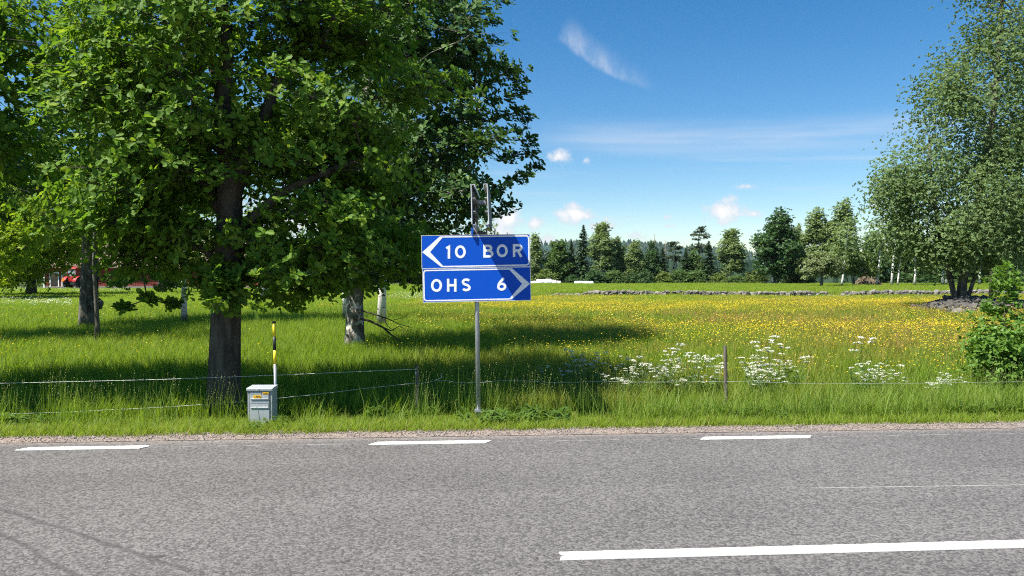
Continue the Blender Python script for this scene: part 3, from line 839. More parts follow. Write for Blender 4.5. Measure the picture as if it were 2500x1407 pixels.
# oak with a burl, left
b2 = base_at(215, 20.0)
tp = np.array([P(213, 815, 20), P(215, 780, 20), P(218, 700, 20), P(222, 600, 20), P(226, 480, 20), P(230, 340, 20), P(232, 200, 20), P(235, 60, 20)])
tp[0, 2] = b2[2] - .15; tr = np.array([.30, .25, .22, .20, .17, .13, .08, .03])
cl = blob_clumps([(220, 320, 20, 230, 230, 2.8, 150, .75), (110, 400, 20, 180, 90, 2.2, 46, .6), (330, 500, 20, 190, 90, 2.2, 50, .6), (200, 60, 20.2, 240, 170, 2.8, 90, .8), (330, 690, 20, 90, 30, 1.2, 7, .35)], 20)
t = tree('oak_tree', 'oak with grey burled trunk standing in front of the red barn', b2, tp, tr, cl, 17, 6, .135, OVAL_T, M_BARK_GREY, M_LEAF_OAK, seg=.7)
bm = MB(); prof = [(.001, -.16)] + [(.16 * math.sin(a), -.16 * math.cos(a)) for a in np.linspace(.35, 2.8, 7)] + [(.001, .16)]
bm.lathe(prof, 12); me = bm.mesh('burl'); co = np.array([v.co for v in me.vertices]); co += rng.normal(0, .012, co.shape); me.vertices.foreach_set('co', co.astype(np.float32).ravel())
o = obj('burl', me, M_BARK_GREY, t, True); o.location = tuple(P(236, 742, 19.85) - b2)
# leafy oaks whose crowns reach in from outside
b3 = np.array([-8.3, 8.2, float(gz(-8.3, 8.2))])
tp, tr = trunk_line(b3 - [0, 0, .15], b3 + [.2, .1, 6.2], 9, .05, .19, .03)
cl = blob_clumps([(-430, 230, 8.2, 360, 330, 1.3, 120, .45), (-190, 60, 8.3, 300, 260, 1.2, 90, .42), (-480, -200, 8.3, 330, 250, 1.4, 80, .46), (-90, 300, 8.4, 130, 150, .8, 26, .36), (-420, 560, 8.1, 300, 100, 1.1, 34, .38)], 9)
tree('oak_tree', 'oak beside the broad roadside oak, with only its leafy side in view', b3, tp, tr, cl, 14, 6, .100, LT, M_BARK_OAK, M_LEAF_OAK, seg=.6)
b3 = np.array([-13.6, 15.2, float(gz(-13.6, 15.2))])
tp, tr = trunk_line(b3 - [0, 0, .15], b3 + [.2, .1, 7.6], 9, .05, .22, .03)
cl = blob_clumps([(-330, 260, 15.2, 330, 260, 2.2, 110, .65), (-350, -60, 15.2, 260, 200, 1.8, 60, .65), (-120, 430, 15.2, 150, 110, 1.6, 40, .55)], 15)
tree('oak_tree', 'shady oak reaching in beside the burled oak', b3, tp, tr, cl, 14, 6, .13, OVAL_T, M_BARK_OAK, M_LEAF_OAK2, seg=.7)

# slender stems and birches in the pasture
def slim(name, label, px, pyb, D, top_py, r, bark, leaf, ells, lean=0.0, size=.07, nq=14, tm=RHOMB_T, per=5, group=None, droop=.5):
    b = base_at(px, D); tp_, tr_ = trunk_line(b - [0, 0, .12], P(px + lean, top_py, D), 8, .03, r, r * .2, 1.25)
    return tree(name, label, b, tp_, tr_, blob_clumps(ells, D), nq, per, size, tm, bark, leaf, droop=droop, hang=.5, twig=False, group=group, seg=.6)
slim('birch_tree', 'white birch trunk leaning slightly beside the pale lichened oak', 930, 810, 19.5, -60, .115, M_BARK_BIRCH, M_LEAF_BIRCH2, [(1040, 330, 19.5, 150, 270, 1.8, 80, .7), (1150, 220, 19.5, 40, 90, .8, 16, .5), (1175, 520, 19.5, 30, 60, .6, 10, .4)], 60)
slim('birch_tree', 'thin white birch stem half hidden behind the lichened oak trunk', 843, 800, 22.0, 150, .065, M_BARK_BIRCH, M_LEAF_BIRCH2, [(830, 420, 22, 110, 200, 1.3, 40, .6)])
slim('birch_tree', 'grey birch trunk in the shade between the two dark oaks', 450, 798, 21.5, 180, .085, M_BARK_BIRCH, M_LEAF_BIRCH2, [(460, 420, 21.5, 130, 170, 1.4, 45, .6)])
slim('birch_tree', 'small pale birch trunk far behind the marker post', 645, 735, 44.0, 330, .22, M_BARK_BIRCH, M_LEAF_BIRCH2, [(640, 520, 44, 120, 140, 2.4, 60, 1.1)], size=.13)
slim('young_tree', 'slender young tree in front of the burled oak', 232, 848, 15.3, 380, .055, M_BARK_GREY, M_LEAF_OAK, [(260, 480, 15.3, 90, 90, 1.0, 22, .40)], 6, .09, 10, OVAL_T, droop=.1)
# sunlit maples towards the barn yard
for k, (px, D, label, ells) in enumerate([
    (75, 60, 'sunlit yellow green maple left of the red barn', [(60, 560, 60, 130, 110, 4, 110, 1.6), (20, 640, 58, 90, 60, 3, 50, 1.3), (150, 590, 60, 90, 70, 3.5, 50, 1.4)]),
    (-120, 50, 'sunlit maple with its mossy limb reaching towards the barn', [(-60, 520, 50, 130, 130, 3.5, 90, 1.5), (20, 590, 49, 70, 60, 2.5, 36, 1.1)]),
    (395, 64, 'yellow green maple in front of the barn roof', [(430, 590, 64, 60, 50, 3, 30, 1.3), (410, 510, 64, 120, 70, 3, 60, 1.5)])]):
    b = base_at(px, D); tp, tr = trunk_line(b - [0, 0, .2], P(px + 10, 480, D), 7, .12, .36, .06)
    tree('maple_tree', label, b, tp, tr, blob_clumps(ells, D), 26, 5, .26, OVAL_T, M_BARK_GREY, M_LEAF_MAPLE, twig=False, seg=1.2, mind=.5)

# bare low branches on the lichened oak
for nm, pts, r in (('dead_branch', [(868, 775), (905, 785), (935, 800), (960, 822), (985, 840), (1005, 852)], .028), ('dead_branch', [(935, 800), (955, 808), (975, 796), (990, 806)], .014), ('dead_branch', [(870, 755), (915, 768), (945, 778), (975, 792), (1005, 800)], .018), ('dead_branch', [(930, 772), (950, 800), (968, 812)], .010), ('dead_branch', [(960, 782), (985, 776), (1000, 762)], .008)):
    q = np.array([P(a, b, 13.9 + rng.normal(0, .06)) for a, b in pts]) - b1
    MB().tube(q, np.linspace(r, r * .25, len(q)), 6).build(nm, M_BARK_OAK, [o for o in bpy.data.objects if o.get('label', '').startswith('oak with pale')][0], True)

# big multi-stemmed birch on the stone heap
D = 30.5
bb = base_at(2340, D) + [0, 0, .3]
cl = blob_clumps([(2480, 30, D, 90, 120, 2.6, 40, 1.0), (2410, 130, D, 100, 110, 2.6, 44, .95), (2300, 215, D, 62, 60, 1.8, 26, .8), (2370, 290, D, 130, 110, 2.8, 60, .95), (2240, 400, D, 90, 75, 2.4, 40, .85),
                  (2190, 450, D - .3, 55, 70, 1.6, 22, .75), (2330, 470, D, 150, 130, 3.0, 75, .95), (2480, 400, D, 110, 170, 2.8, 60, 1.0), (2290, 550, D - .4, 125, 65, 2.4, 46, .75), (2420, 555, D, 110, 70, 2.4, 40, .8), (2330, 625, D - .5, 110, 24, 1.4, 12, .5),
                  (2450, -160, D, 140, 140, 2.6, 50, 1.1), (2600, 200, D, 120, 260, 2.6, 60, 1.1)], D)
stems = [(2340, [(2345, 745), (2350, 690), (2385, 500), (2425, 250), (2440, 0), (2450, -200)], .25), (2330, [(2338, 745), (2325, 700), (2290, 560), (2270, 420), (2265, 330)], .13), (2352, [(2352, 742), (2375, 690), (2400, 620), (2420, 480)], .10)]
tp = np.array([P(a, b, D) for a, b in stems[0][1]]); tp[0, 2] -= .5; tr = np.array([.30, .17, .14, .11, .07, .03])
bt = tree('birch_tree', 'large multi-stemmed birch growing out of the stone heap', bb, tp, tr, cl, 54, 6, .085, RHOMB_T, M_BARK_GREY, M_LEAF_BIRCH, flat=.75, droop=.75, hang=.7, twig=False, seg=1.0, jit=.5)
for _, pts, r in stems[1:]:
    q = np.array([P(a, b, D - .1) for a, b in pts]) - bb; q[0, 2] -= .4
    MB().tube(q, np.linspace(r, r * .3, len(q)), 10).build('stem', M_BARK_GREY, bt, True)
for px, pyb, tpx, D2, r, lab, ells in ((2478, 748, 2500, 34.5, .17, 'dark leaning tree trunk beside the large multi-stemmed birch', [(2510, 330, 34.5, 90, 220, 2, 60, 1.0), (2480, 560, 34.5, 60, 70, 1.5, 20, .8)]), (2420, 742, 2412, 36, .09, 'thin dark stem standing behind the stone heap', [(2420, 480, 36, 70, 130, 1.6, 34, .9)])):
    b = base_at(px, D2); tp, tr = trunk_line(b - [0, 0, .15], P(tpx, 200, D2), 8, .08, r, .03)
    tree('birch_tree', lab, b, tp, tr, blob_clumps(ells, D2), 44, 6, .088, RHOMB_T, M_BARK_OAK, M_LEAF_BIRCH, flat=.75, droop=.5, hang=.7, twig=False, seg=1.0, jit=.5)

# roadside shrub
D = 9.7; bs = base_at(2470, D)
cl = cat_clumps(blob_clumps([(2470, 830, D, 75, 80, .5, 60, .20), (2440, 880, D - .1, 55, 60, .4, 34, .18), (2450, 720, D, 22, 60, .18, 14, .13), (2500, 900, D, 60, 70, .5, 34, .2), (2400, 860, D - .1, 28, 26, .25, 9, .12)], D), px_clumps([(2385, 845), (2395, 868), (2410, 740), (2440, 670), (2452, 655), (2430, 700), (2470, 700)], D, .09, .08))
st = thing('leafy_shrub', 'leafy green shrub with glossy leaves beside the meadow fence', 'shrub', bs)
C, R, O = cl; g = C[:, 2] > gz(C[:, 0], C[:, 1]) + .08; C, R, O = C[g], R[g], O[g]
b = skeleton(np.array([[0, 0, -.1], [.01, 0, .1], [0, .02, .25], [.02, 0, .5]]), np.array([.03, .026, .02, .012]), C - bs, .18, .05, .003)
b.build('stems', M_BARK_OAK, st, True)
nq = 14; dv = np.clip(rng.normal(0, .55, (len(C), nq, 3)), -1.2, 1.2); q = ((C - bs)[:, None] + dv * R[:, None, None]).reshape(-1, 3)
ax = (O[:, None] * .6 + [0, -.1, .6] + rng.normal(0, .4, (len(C), nq, 3))).reshape(-1, 3)
obj('foliage', rosettes(q, ax, 4, .060, OVAL_T, spread=.4), M_LEAF_SHRUB, st)

# ------------------------------------------------------------------ far trees (shared meshes per kind)
def kind_mesh(kind, seed):
    global rng
    keep = rng; rng = np.random.default_rng(seed)
    Hh = 10.0; b = MB(); leaf_args = None
    if kind == 'spruce':
        b.tube([[0, 0, -.3], [0, 0, 5], [0, 0, 10]], [.16, .09, .01], 8)
        pos, d, nm, sz = [], [], [], []
        for z in np.concatenate([np.arange(.5, 8.0, .20), np.arange(8.0, 10.0, .11)]):
            Rr = 3.1 * (1 - z / 10.0) ** .95 + .04
            nb = int(7 + 8 * (1 - z / 10))
            for j in range(nb):
                a = rng.uniform(0, 6.28); L_ = Rr * rng.uniform(.65, 1.12); dz = -.42 + .5 * z / 10
                for s in np.arange(.15, 1.0, .16):
                    p = np.array([math.cos(a) * L_ * s, math.sin(a) * L_ * s, z + dz * L_ * s * (1.3 - .5 * s)])
                    pos.append(p + rng.normal(0, .05, 3)); d.append([math.cos(a), math.sin(a), dz + rng.normal(0, .25)]); nm.append([rng.normal(0, .3), rng.normal(0, .3), 1]); sz.append(min(.50, .14 + .30 * Rr) * rng.uniform(.6, 1.2) * (.55 + .45 * (1 - s)))
        lm = leaf_mesh('needles', np.array(pos), np.array(d, float), np.array(nm, float), np.array(sz), NEEDLE_T * [1, .95, 1])
        out = (b.mesh('trunk'), lm)
    else:
        prm = {'birch': dict(ells=[(0, 4.6, 1.25, 3.4, 56), (.25, 7.8, .8, 2.0, 22), (-.9, 5.2, .85, 1.1, 14), (.95, 6.2, .75, 1.0, 12), (-.6, 7.2, .5, .8, 8), (1.0, 3.6, 1.0, 1.2, 14), (-1.1, 3.0, 1.0, 1.3, 14)], R=.62, nq=34, per=5, sz=.20, droop=1.1, hang=.8, fl=.8),
               'slimbirch': dict(ells=[(0, 5.2, 1.3, 3.6, 70), (0, 8.6, .6, 1.3, 18)], R=.55, nq=34, per=5, sz=.19, droop=1.0, hang=.7, fl=.8),
               'round': dict(ells=[(0, 4.4, 2.2, 3.6, 76), (.3, 8.0, 1.1, 1.8, 26), (-1.6, 5.4, 1.3, 1.3, 20), (1.7, 4.6, 1.3, 1.5, 20), (1.0, 6.8, 1.0, 1.0, 12), (-1.0, 7.0, .8, .9, 9), (-.6, 2.8, 2.6, 2.0, 40)], R=.74, nq=23, per=5, sz=.26, droop=.1, hang=.1, fl=.7),
               'bush': dict(ells=[(0, 4.0, 4.6, 4.4, 100), (1.2, 6.2, 2.4, 3.0, 36), (-2.0, 2.6, 3.0, 2.4, 36)], R=1.1, nq=18, per=5, sz=.42, droop=.1, hang=.1, fl=.7),
               'pine': dict(ells=[(.1, 8.6, .9, 1.2, 9), (-.5, 6.9, 1.1, .5, 7), (.6, 6.1, .8, .4, 5), (-.2, 9.6, .4, .4, 3)], R=.50, nq=24, per=6, sz=.22, droop=0, hang=-.2, fl=.4)}[kind]
        C = []; O = []
        for (ex, ez, rx, rz, n) in prm['ells']:
            v = unit(rng.normal(size=(n, 3))) * rng.uniform(.25, 1, (n, 1)) ** .5; C.append(np.array([ex, 0, ez]) + v * [rx, rx, rz]); O.append(v)
        C = np.concatenate(C); O = np.concatenate(O); k = C[:, 2] > .5; C, O = C[k], O[k]
        thin = .11 if 'birch' in kind else .17
        tp_, tr_ = trunk_line([0, 0, -.3], [.1, 0, 9.2], 7, .10, thin, .03, 1.15)
        b = skeleton(tp_, tr_, C, 1.0, .12, .012)
        nq = prm['nq']; dv = np.clip(rng.normal(0, .5, (len(C), nq, 3)), -1.1, 1.1); dv[..., 2] *= prm['fl']
        dv[..., 2] -= prm['droop'] * rng.random((len(C), nq))
        q = (C[:, None] + dv * prm['R']).reshape(-1, 3); q[:, 2] = np.maximum(q[:, 2], .15)
        ax2 = (O[:, None] * .5 + [0, 0, .7] + rng.normal(0, .4, (len(C), nq, 3))).reshape(-1, 3)
        out = (b.mesh('trunk'), rosettes(q, ax2, prm['per'], prm['sz'], RHOMB_T if kind != 'pine' else NEEDLE_T * [1, .35, 1], hang=prm['hang'], jit=.5))
    rng = keep; return out


KM = {}
def far_tree(kind, px, top, hw, D, label, leaf, bark, group=None, name=None, base=None):
    """height from the photo's top row, half width hw in photo pixels; both become metres at depth D"""
    key = (kind, leaf.name, random.randint(0, 1))
    if key not in KM:
        tm_, lm_ = kind_mesh(kind, sum(map(ord, kind)) * 7 + key[2] * 131 + len(leaf.name))
        tm_.materials.append(bark); lm_.materials.append(leaf); tm_.polygons.foreach_set('use_smooth', np.ones(len(tm_.polygons), bool)); KM[key] = (tm_, lm_)
    tm_, lm_ = KM[key]; b = base_at(px, D)
    hgt = H + (HZ - top) / F * D - b[2]; sz = hgt / max(v.co.z for v in lm_.vertices)
    half = {'spruce': 2.1, 'birch': 2.2, 'slimbirch': 1.6, 'round': 3.2, 'bush': 5.2, 'pine': 1.5}[kind]
    sx = 1.08 * (hw / F * D) / half
    t = thing(name or {'spruce': 'spruce_tree', 'birch': 'birch_tree', 'slimbirch': 'birch_tree', 'round': 'broadleaf_tree', 'bush': 'bush', 'pine': 'pine_tree'}[kind], label, 'bush' if kind == 'bush' else 'tree', b, group, rng.uniform(0, 6.28))
    t.scale = (sx, sx, sz)
    obj('trunk', tm_, None, t); obj('crown', lm_, None, t); return t


B, G_, LB, LR, LD, LBu, LN, LP = M_BARK_BIRCH, M_BARK_GREY, M_LEAF_BIRCH2, M_LEAF_ROUND, M_LEAF_DARK, M_LEAF_BUSH, M_NEEDLE, M_NEEDLE_P
FAR = [
    ('spruce', 1208, 556, 14, 142, 'spruce top showing between the oak and the blue signs', LN, G_), ('spruce', 1238, 566, 14, 143, 'small spruce top just above the blue signs', LN, G_),
    ('slimbirch', 1308, 566, 22, 138, 'light green birch beside the end of the blue signs', LB, B), ('round', 1362, 583, 44, 139, 'round dark green tree behind the white bales', LR, G_),
    ('spruce', 1395, 588, 24, 141, 'shorter spruce touching the tall spruce of the treeline', LN, G_), ('spruce', 1424, 547, 32, 140, 'tallest dark pointed spruce behind the bales', LN, G_),
    ('slimbirch', 1470, 540, 32, 138, 'tall pale birch right beside the tallest spruce', LB, B), ('birch', 1508, 576, 30, 140, 'drooping birch between the tall pale birch and a rounder one', LB, B),
    ('birch', 1552, 582, 32, 138, 'bushy light birch in the middle of the treeline', LB, B), ('round', 1592, 586, 30, 140, 'dark leafy tree in front of a bare snag', LD, G_),
    ('spruce', 1618, 604, 24, 139, 'low spruce near the bare snags', LN, G_), ('pine', 1646, 588, 26, 146, 'wind-bent pine top above low spruces', LP, G_),
    ('spruce', 1674, 606, 24, 139, 'narrow spruce between the two pines', LN, G_), ('pine', 1710, 550, 28, 144, 'tall pine with bare trunk and flat tufts', LP, G_),
    ('round', 1694, 606, 26, 140, 'leafy tree below the tall pine', LR, G_), ('spruce', 1730, 588, 30, 137, 'dark spruce next to the tall pine', LN, G_),
    ('slimbirch', 1785, 556, 34, 137, 'single oval birch standing free of the spruces', LB, B), ('round', 1893, 503, 66, 128, 'big dark green oak rising above the treeline', LD, G_),
    ('birch', 1948, 545, 28, 134, 'small birch between the big dark oak and the birch pair', LB, B), ('birch', 2002, 505, 48, 126, 'left birch of the tall pair behind the apple tree', LB, B),
    ('birch', 2058, 482, 46, 124, 'tallest drooping birch behind the apple tree', LB, B), ('round', 2132, 558, 44, 132, 'dark broad tree behind the white birch stems', LD, G_),
    ('spruce', 1972, 600, 22, 140, 'small dark spruce under the tall birch pair', LN, G_),
    ('round', 2230, 560, 60, 138, 'broad green tree partly hidden by the large birch', LR, G_), ('round', 2400, 570, 70, 140, 'broad green tree behind the leaning trunk', LR, G_), ('round', 2540, 540, 70, 138, 'broad green tree past the leaning trunk', LD, G_),
]
for f in FAR: far_tree(*f)
for nm, lab, px, D2, lf, r, ells in (('apple_tree', 'old apple tree with pale leaves and twisted trunk behind the wall', 2003, 92, M_LEAF_APPLE, .22, [(2008, 640, 92, 40, 22, 2.0, 34, .75), (1978, 655, 92, 26, 16, 1.4, 14, .65), (2035, 655, 92, 26, 18, 1.4, 14, .65), (1965, 672, 92, 12, 8, .8, 5, .5)]),
                                 ('broadleaf_tree', 'light green bushy tree beside the old apple tree', 2084, 98, M_LEAF_BUSH, .16, [(2080, 632, 98, 42, 24, 2.2, 40, .85), (2110, 655, 98, 30, 24, 1.8, 20, .8), (2060, 655, 98, 30, 20, 1.8, 18, .8)])):
    b = base_at(px, D2); tp, tr = trunk_line(b - [0, 0, .2], P(px + 3, 645, D2), 6, .10, r, .07, 1.2)
    tree(nm, lab, b, tp, tr, blob_clumps(ells, D2), 26, 5, .22, RHOMB_T, M_BARK_GREY, lf, twig=False, seg=.8, mind=.8, hang=.1)
BUSH = [(1335, 640, 30, 'low bush just behind the white bales'), (1400, 655, 26, 'low bush between the white and green bales'), (1455, 640, 34, 'low bush below the tall pale birch, past the green bales'), (1500, 640, 30, 'low bush below the drooping birch of the treeline'),
        (1540, 650, 28, 'low bush below the bushy light birch'), (1575, 640, 26, 'low bush in front of the dark leafy tree with snag'), (1625, 645, 30, 'low bush in front of the low spruce by the snags'), (1660, 640, 30, 'low bush below the wind-bent pine'),
        (1700, 640, 28, 'low bush at the foot of the tall bare-trunked pine'), (1755, 650, 24, 'low bush between the dark spruce and the oval birch'), (1800, 655, 30, 'low bush at the foot of the oval birch'), (1840, 640, 38, 'yellowish bush leaning against the big dark oak'),
        (1935, 650, 30, 'low bush on the apple tree side of the big dark oak'), (1965, 640, 26, 'low bush behind the old apple tree'), (2150, 650, 40, 'low bush behind the brush pile'), (2210, 650, 36, 'low bush behind the two white birch stems'),
        (2270, 655, 36, 'low bush in the gap left of the multi-stemmed birch trunk'), (2330, 650, 40, 'low bush seen behind the multi-stemmed birch trunk'), (2390, 655, 40, 'low bush right of the multi-stemmed birch trunk'), (2450, 650, 40, 'low bush behind the leaning dark trunk'), (2510, 655, 40, 'low bush behind the top of the leafy shrub')]
for px, top, hw, lab in BUSH:
    far_tree('bush', px, top + 14, hw * .9, 134 + rng.uniform(-2, 2), lab, LBu if 'yellow' in lab else [LBu, LR, LD][rng.integers(0, 3)], G_, 'bushes at the foot of the far treeline')
# white stemmed birches in front of the treeline
for px, yb, ty, D2, r, lab in ((2060, 703, 560, 96, .14, 'short white birch stem beside the old apple tree'), (2182, 704, 470, 96, .15, 'tall white birch stem behind the stone wall'), (2197, 704, 560, 97, .11, 'thinner white birch stem leaning next to a tall white one'), (2145, 703, 540, 98, .14, 'thin grey birch stem by the brush pile')):
    b = base_at(px - 6, D2); tp, tr = trunk_line(b - [0, 0, .2], P(px + 10, ty, D2), 7, .06, r, .08, 1.1)
    tree('birch_tree', lab, b, tp, tr, blob_clumps([(px + 10, (ty + 600) / 2, D2, 32, 55, 1.8, 26, 1.2)], D2), 24, 5, .24, RHOMB_T, M_BARK_BIRCH, LB, droop=.6, hang=.6, twig=False, seg=1.5, mind=3.0)
for px in (2232, 2302, 2310, 2392, 2470):
    b = base_at(px, 104); tp, tr = trunk_line(b - [0, 0, .2], P(px + 3, 560, 104), 6, .08, .17, .06, 1.1)
    tree('birch_tree', 'white birch stem in the row under the large birch crown', b, tp, tr, blob_clumps([(px, 590, 104, 30, 40, 1.6, 14, 1.3)], 104), 20, 5, .28, RHOMB_T, M_BARK_BIRCH, LB, droop=.6, hang=.6, twig=False, seg=1.5, group='white birch stems under the large birch', mind=3.0)
# snags
for px, ty in ((1597, 572), (1625, 585)):
    b = base_at(px, 150); tp, tr = trunk_line(b - [0, 0, .3], P(px, ty, 150), 6, .03, .14, .05, 1.1)
    bmm = MB().tube(tp, tr, 7)
    for z in (.6, .75, .85): p = tp[0] + (tp[-1] - tp[0]) * z; bmm.tube([p, p + np.array([rng.choice([-1, 1]) * .5, 0, .1])], [.04, .015], 4)
    bmm.build('dead_snag', M_STRAW, None, True, label='bare dead tree trunk sticking up behind the treeline', category='tree', group='bare snags behind the treeline')
# trees behind the barn
for px, top, hw, D2, lab in ((40, 420, 120, 118, 'broad tree behind the barn, furthest from the sign'), (330, 470, 110, 116, 'broad tree rising behind the barn roof'), (620, 500, 110, 116, 'broad tree behind the end of the barn'), (850, 540, 90, 130, 'leafy tree seen behind the lichened oak'), (1010, 560, 80, 135, 'leafy tree low behind the blue signs'), (1120, 580, 60, 138, 'small leafy tree far behind the signpost'), (-160, 430, 120, 112, 'broad tree beyond the sunlit maples')):
    far_tree('round', px, top, hw, D2, lab, [LR, LBu][rng.integers(0, 2)], G_)
for px in (700, 780, 860, 940, 1020, 1100, 1180, 1250):
    far_tree('bush', px, 650 + rng.uniform(-14, 10), 52, 136, 'low green bush far behind the oaks', [LBu, LR][rng.integers(0, 2)], G_, 'bushes far behind the oaks')

# forest masses beyond, and the wooded ridge on the horizon
def forest(name, label, xs, ys, zs, hs, ws):
    n = len(xs); k = 6; V = []; t = np.arange(k) * 2 * np.pi / k
    for fr, fz in ((1.0, 0.12), (.55, .45), (0.0, 1.0)):
        r = ws[:, None] * fr * rng.uniform(.7, 1.25, (n, k)); V.append(np.stack([xs[:, None] + r * np.cos(t), ys[:, None] + r * np.sin(t), zs[:, None] + hs[:, None] * fz + rng.normal(0, .02, (n, k)) * hs[:, None] * (fz < 1)], -1))
    V = np.stack(V, 1); o = np.arange(n)[:, None, None] * 3 * k; j = np.arange(k)[None, :]
    F1 = np.concatenate([(np.stack([l * k + j[0], l * k + (j[0] + 1) % k, (l + 1) * k + (j[0] + 1) % k, (l + 1) * k + j[0]], 1)[None] + o).reshape(-1, 4) for l in (0, 1)])
    return obj(name, mesh_np(name, V.reshape(-1, 3), F1), M_FOREST, kind='stuff', label=label, category='forest')
n = 7000; ys = rng.uniform(185, 400, n); xs = rng.uniform(-.95, .95, n) * ys; forest('forest_edge', 'dark conifer forest beyond the nearer treeline', xs, ys, gz(xs, ys) - .3, rng.uniform(6, 10.5, n) * (ys / 300) ** .4, rng.uniform(1.0, 1.9, n))
rx = np.linspace(-2600, 2600, 90); ry = np.linspace(1300, 3400, 16); RX, RY = np.meshgrid(rx, ry)
def ridge(x, y): return 100 * np.exp(-((y - 2300) / 560) ** 2) * (.72 + .28 * np.sin(x / 430 + .9) + .12 * np.sin(x / 170)) - 6
RZ = ridge(RX, RY); i_ = (np.arange(15)[:, None] * 90 + np.arange(89)).ravel()
obj('hills', mesh_np('hills', np.stack([RX, RY, RZ], -1).reshape(-1, 3), np.stack([i_, i_ + 1, i_ + 91, i_ + 90], 1)), M_FOREST, smooth=True, kind='structure')
n = 4800; ys = rng.uniform(1500, 2400, n); xs = rng.uniform(-.95, .95, n) * ys; forest('hill_forest', 'blue green spruce forest covering the distant ridge', xs, ys, ridge(xs, ys) - 2, rng.uniform(11, 20, n), rng.uniform(5, 9, n))

# ------------------------------------------------------------------ dry stone wall, stone heap, boulder
STONES = []; STONES_D = []
for s in range(8):
    b = MB(); k = 3; g = np.linspace(-1, 1, k); V = []; idm = {}
    for i in range(k):
        for j in range(k):
            for l in range(k):
                if (i, j, l) != (1, 1, 1): idm[(i, j, l)] = len(V); V.append((g[i], g[j], g[l]))
    V = np.array(V); V = V / (1e-9 + np.linalg.norm(V, axis=1, keepdims=True)) ** .62; V = V + rng.normal(0, .10, V.shape); fs = []
    for axn in range(3):
        for side in (0, 2):
            for i in range(2):
                for j in range(2):
                    c4 = [(i, j), (i + 1, j), (i + 1, j + 1), (i, j + 1)]; f = []
                    for a_, b_ in c4:
                        t3 = [a_, b_]; t3.insert(axn, side); f.append(idm[tuple(t3)])
                    fs.append(tuple(f if (side == 2) == (axn != 1) else f[::-1]))
    b.add(V * .5, fs); me = b.mesh('stone'); me.materials.append(M_STONE); me.polygons.foreach_set('use_smooth', np.zeros(len(me.polygons), bool)); STONES.append(me); m2 = me.copy(); m2.materials[0] = M_STONE_D; STONES_D.append(m2)


def stone(parent, loc, size, pool=None, **pr):
    o = obj('stone', (pool or STONES)[rng.integers(0, 8)], None, parent, **pr); o.location = [float(v) for v in loc]; o.scale = [float(v) for v in size]
    o.rotation_euler = (rng.normal(0, .2), rng.normal(0, .2), rng.uniform(0, 6.28)); return o


wl = thing('stone_wall', 'low dry stone wall of grey fieldstones across the far meadow', 'wall', (2.7, 54, float(gz(2.7, 54))))
gz0 = float(gz(2.7, 54)); core = MB(); x = 3.0; cnt = 0
while x < 41 and cnt < 292:
    yw = 54 + (x - 3) * .075; px = 1250 + x / yw * F; w = rng.uniform(.30, .52)
    gap = 2015 < px < 2058; bz = float(gz(x, yw)) - gz0
    endf = float(np.clip((x - 3.0) / 4.0, .35, 1)); h1 = rng.uniform(.24, .32) * (.5 if gap else 1) * (.6 + .4 * endf)
    stone(wl, (x - 2.7, yw - 54 + rng.normal(0, .04), bz + h1 * .42), (w * 1.22, .46, h1 * 1.1)); cnt += 1
    if not gap and endf > .55:
        h2 = rng.uniform(.17, .25); stone(wl, (x - 2.7 + w * .45 + rng.normal(0, .05), yw - 54 + rng.normal(0, .05), bz + h1 * .72 + h2 * .40), (w * rng.uniform(.95, 1.3), .42, h2 * 1.15)); cnt += 1
        core.box((x - 2.7 - .02, yw - 54 + .06, bz - .1), (x - 2.7 + w * .86 + .02 - .021, yw - 54 + .20, bz + h1 * .75 + h2 * .55))
    x += w * .86
core.build('rubble_core', M_STONE_D, wl)
hp = thing('stone_heap', 'heap of dark grey fieldstones under the large birch', 'stones', (18.7, 29.3, float(gz(18.7, 29.3))))
for i in range(170):
    u = rng.uniform(-1, 1); v = rng.uniform(-1, 1)
    hgt = .50 * max(0, 1 - u * u * .7) * max(0, 1 - max(0, -v) ** 2 * .9); s = rng.uniform(.25, .62) * (1.1 - .3 * abs(u))
    stone(hp, (u * 2.1, v * 1.5, hgt * rng.uniform(.6, 1.0) + .02), (s * 1.2, s, s * .62), STONES_D)
bx = P(2342, 778, 27.2); o = stone(None, (bx[0], 27.2, float(gz(bx[0], 27.2)) + .12), (.50, .4, .34)); o.name = 'boulder'
o['label'] = 'single pale rounded boulder lying in the grass before the stone heap'; o['category'] = 'boulder'
bx = P(2385, 770, 28.5); o = stone(None, (bx[0], 28.5, float(gz(bx[0], 28.5)) + .06), (.6, .5, .3)); o.name = 'boulder'
o['label'] = 'low brownish boulder between the stone heap and the leafy shrub'; o['category'] = 'boulder'

# brush pile
b = MB(); bp = base_at(2118, 102)
for i in range(420):
    a = rng.uniform(0, 6.28); r = 2.1 * math.sqrt(rng.random()); top = np.array([rng.normal(0, .25), rng.normal(0, .25), rng.uniform(1.0, 2.3)]); p = np.array([r * math.cos(a), r * math.sin(a), 0.0])
    e = p + (top - p) * rng.uniform(.5, 1.05); b.tube([p, (p + e) / 2 + rng.normal(0, .08, 3), e], [.035, .03, .015], 4, cap=False)
o = b.build('brush_pile', M_STRAW, None, label='conical brown pile of dry brushwood beyond the stone wall', category='brush pile'); o.location = bp

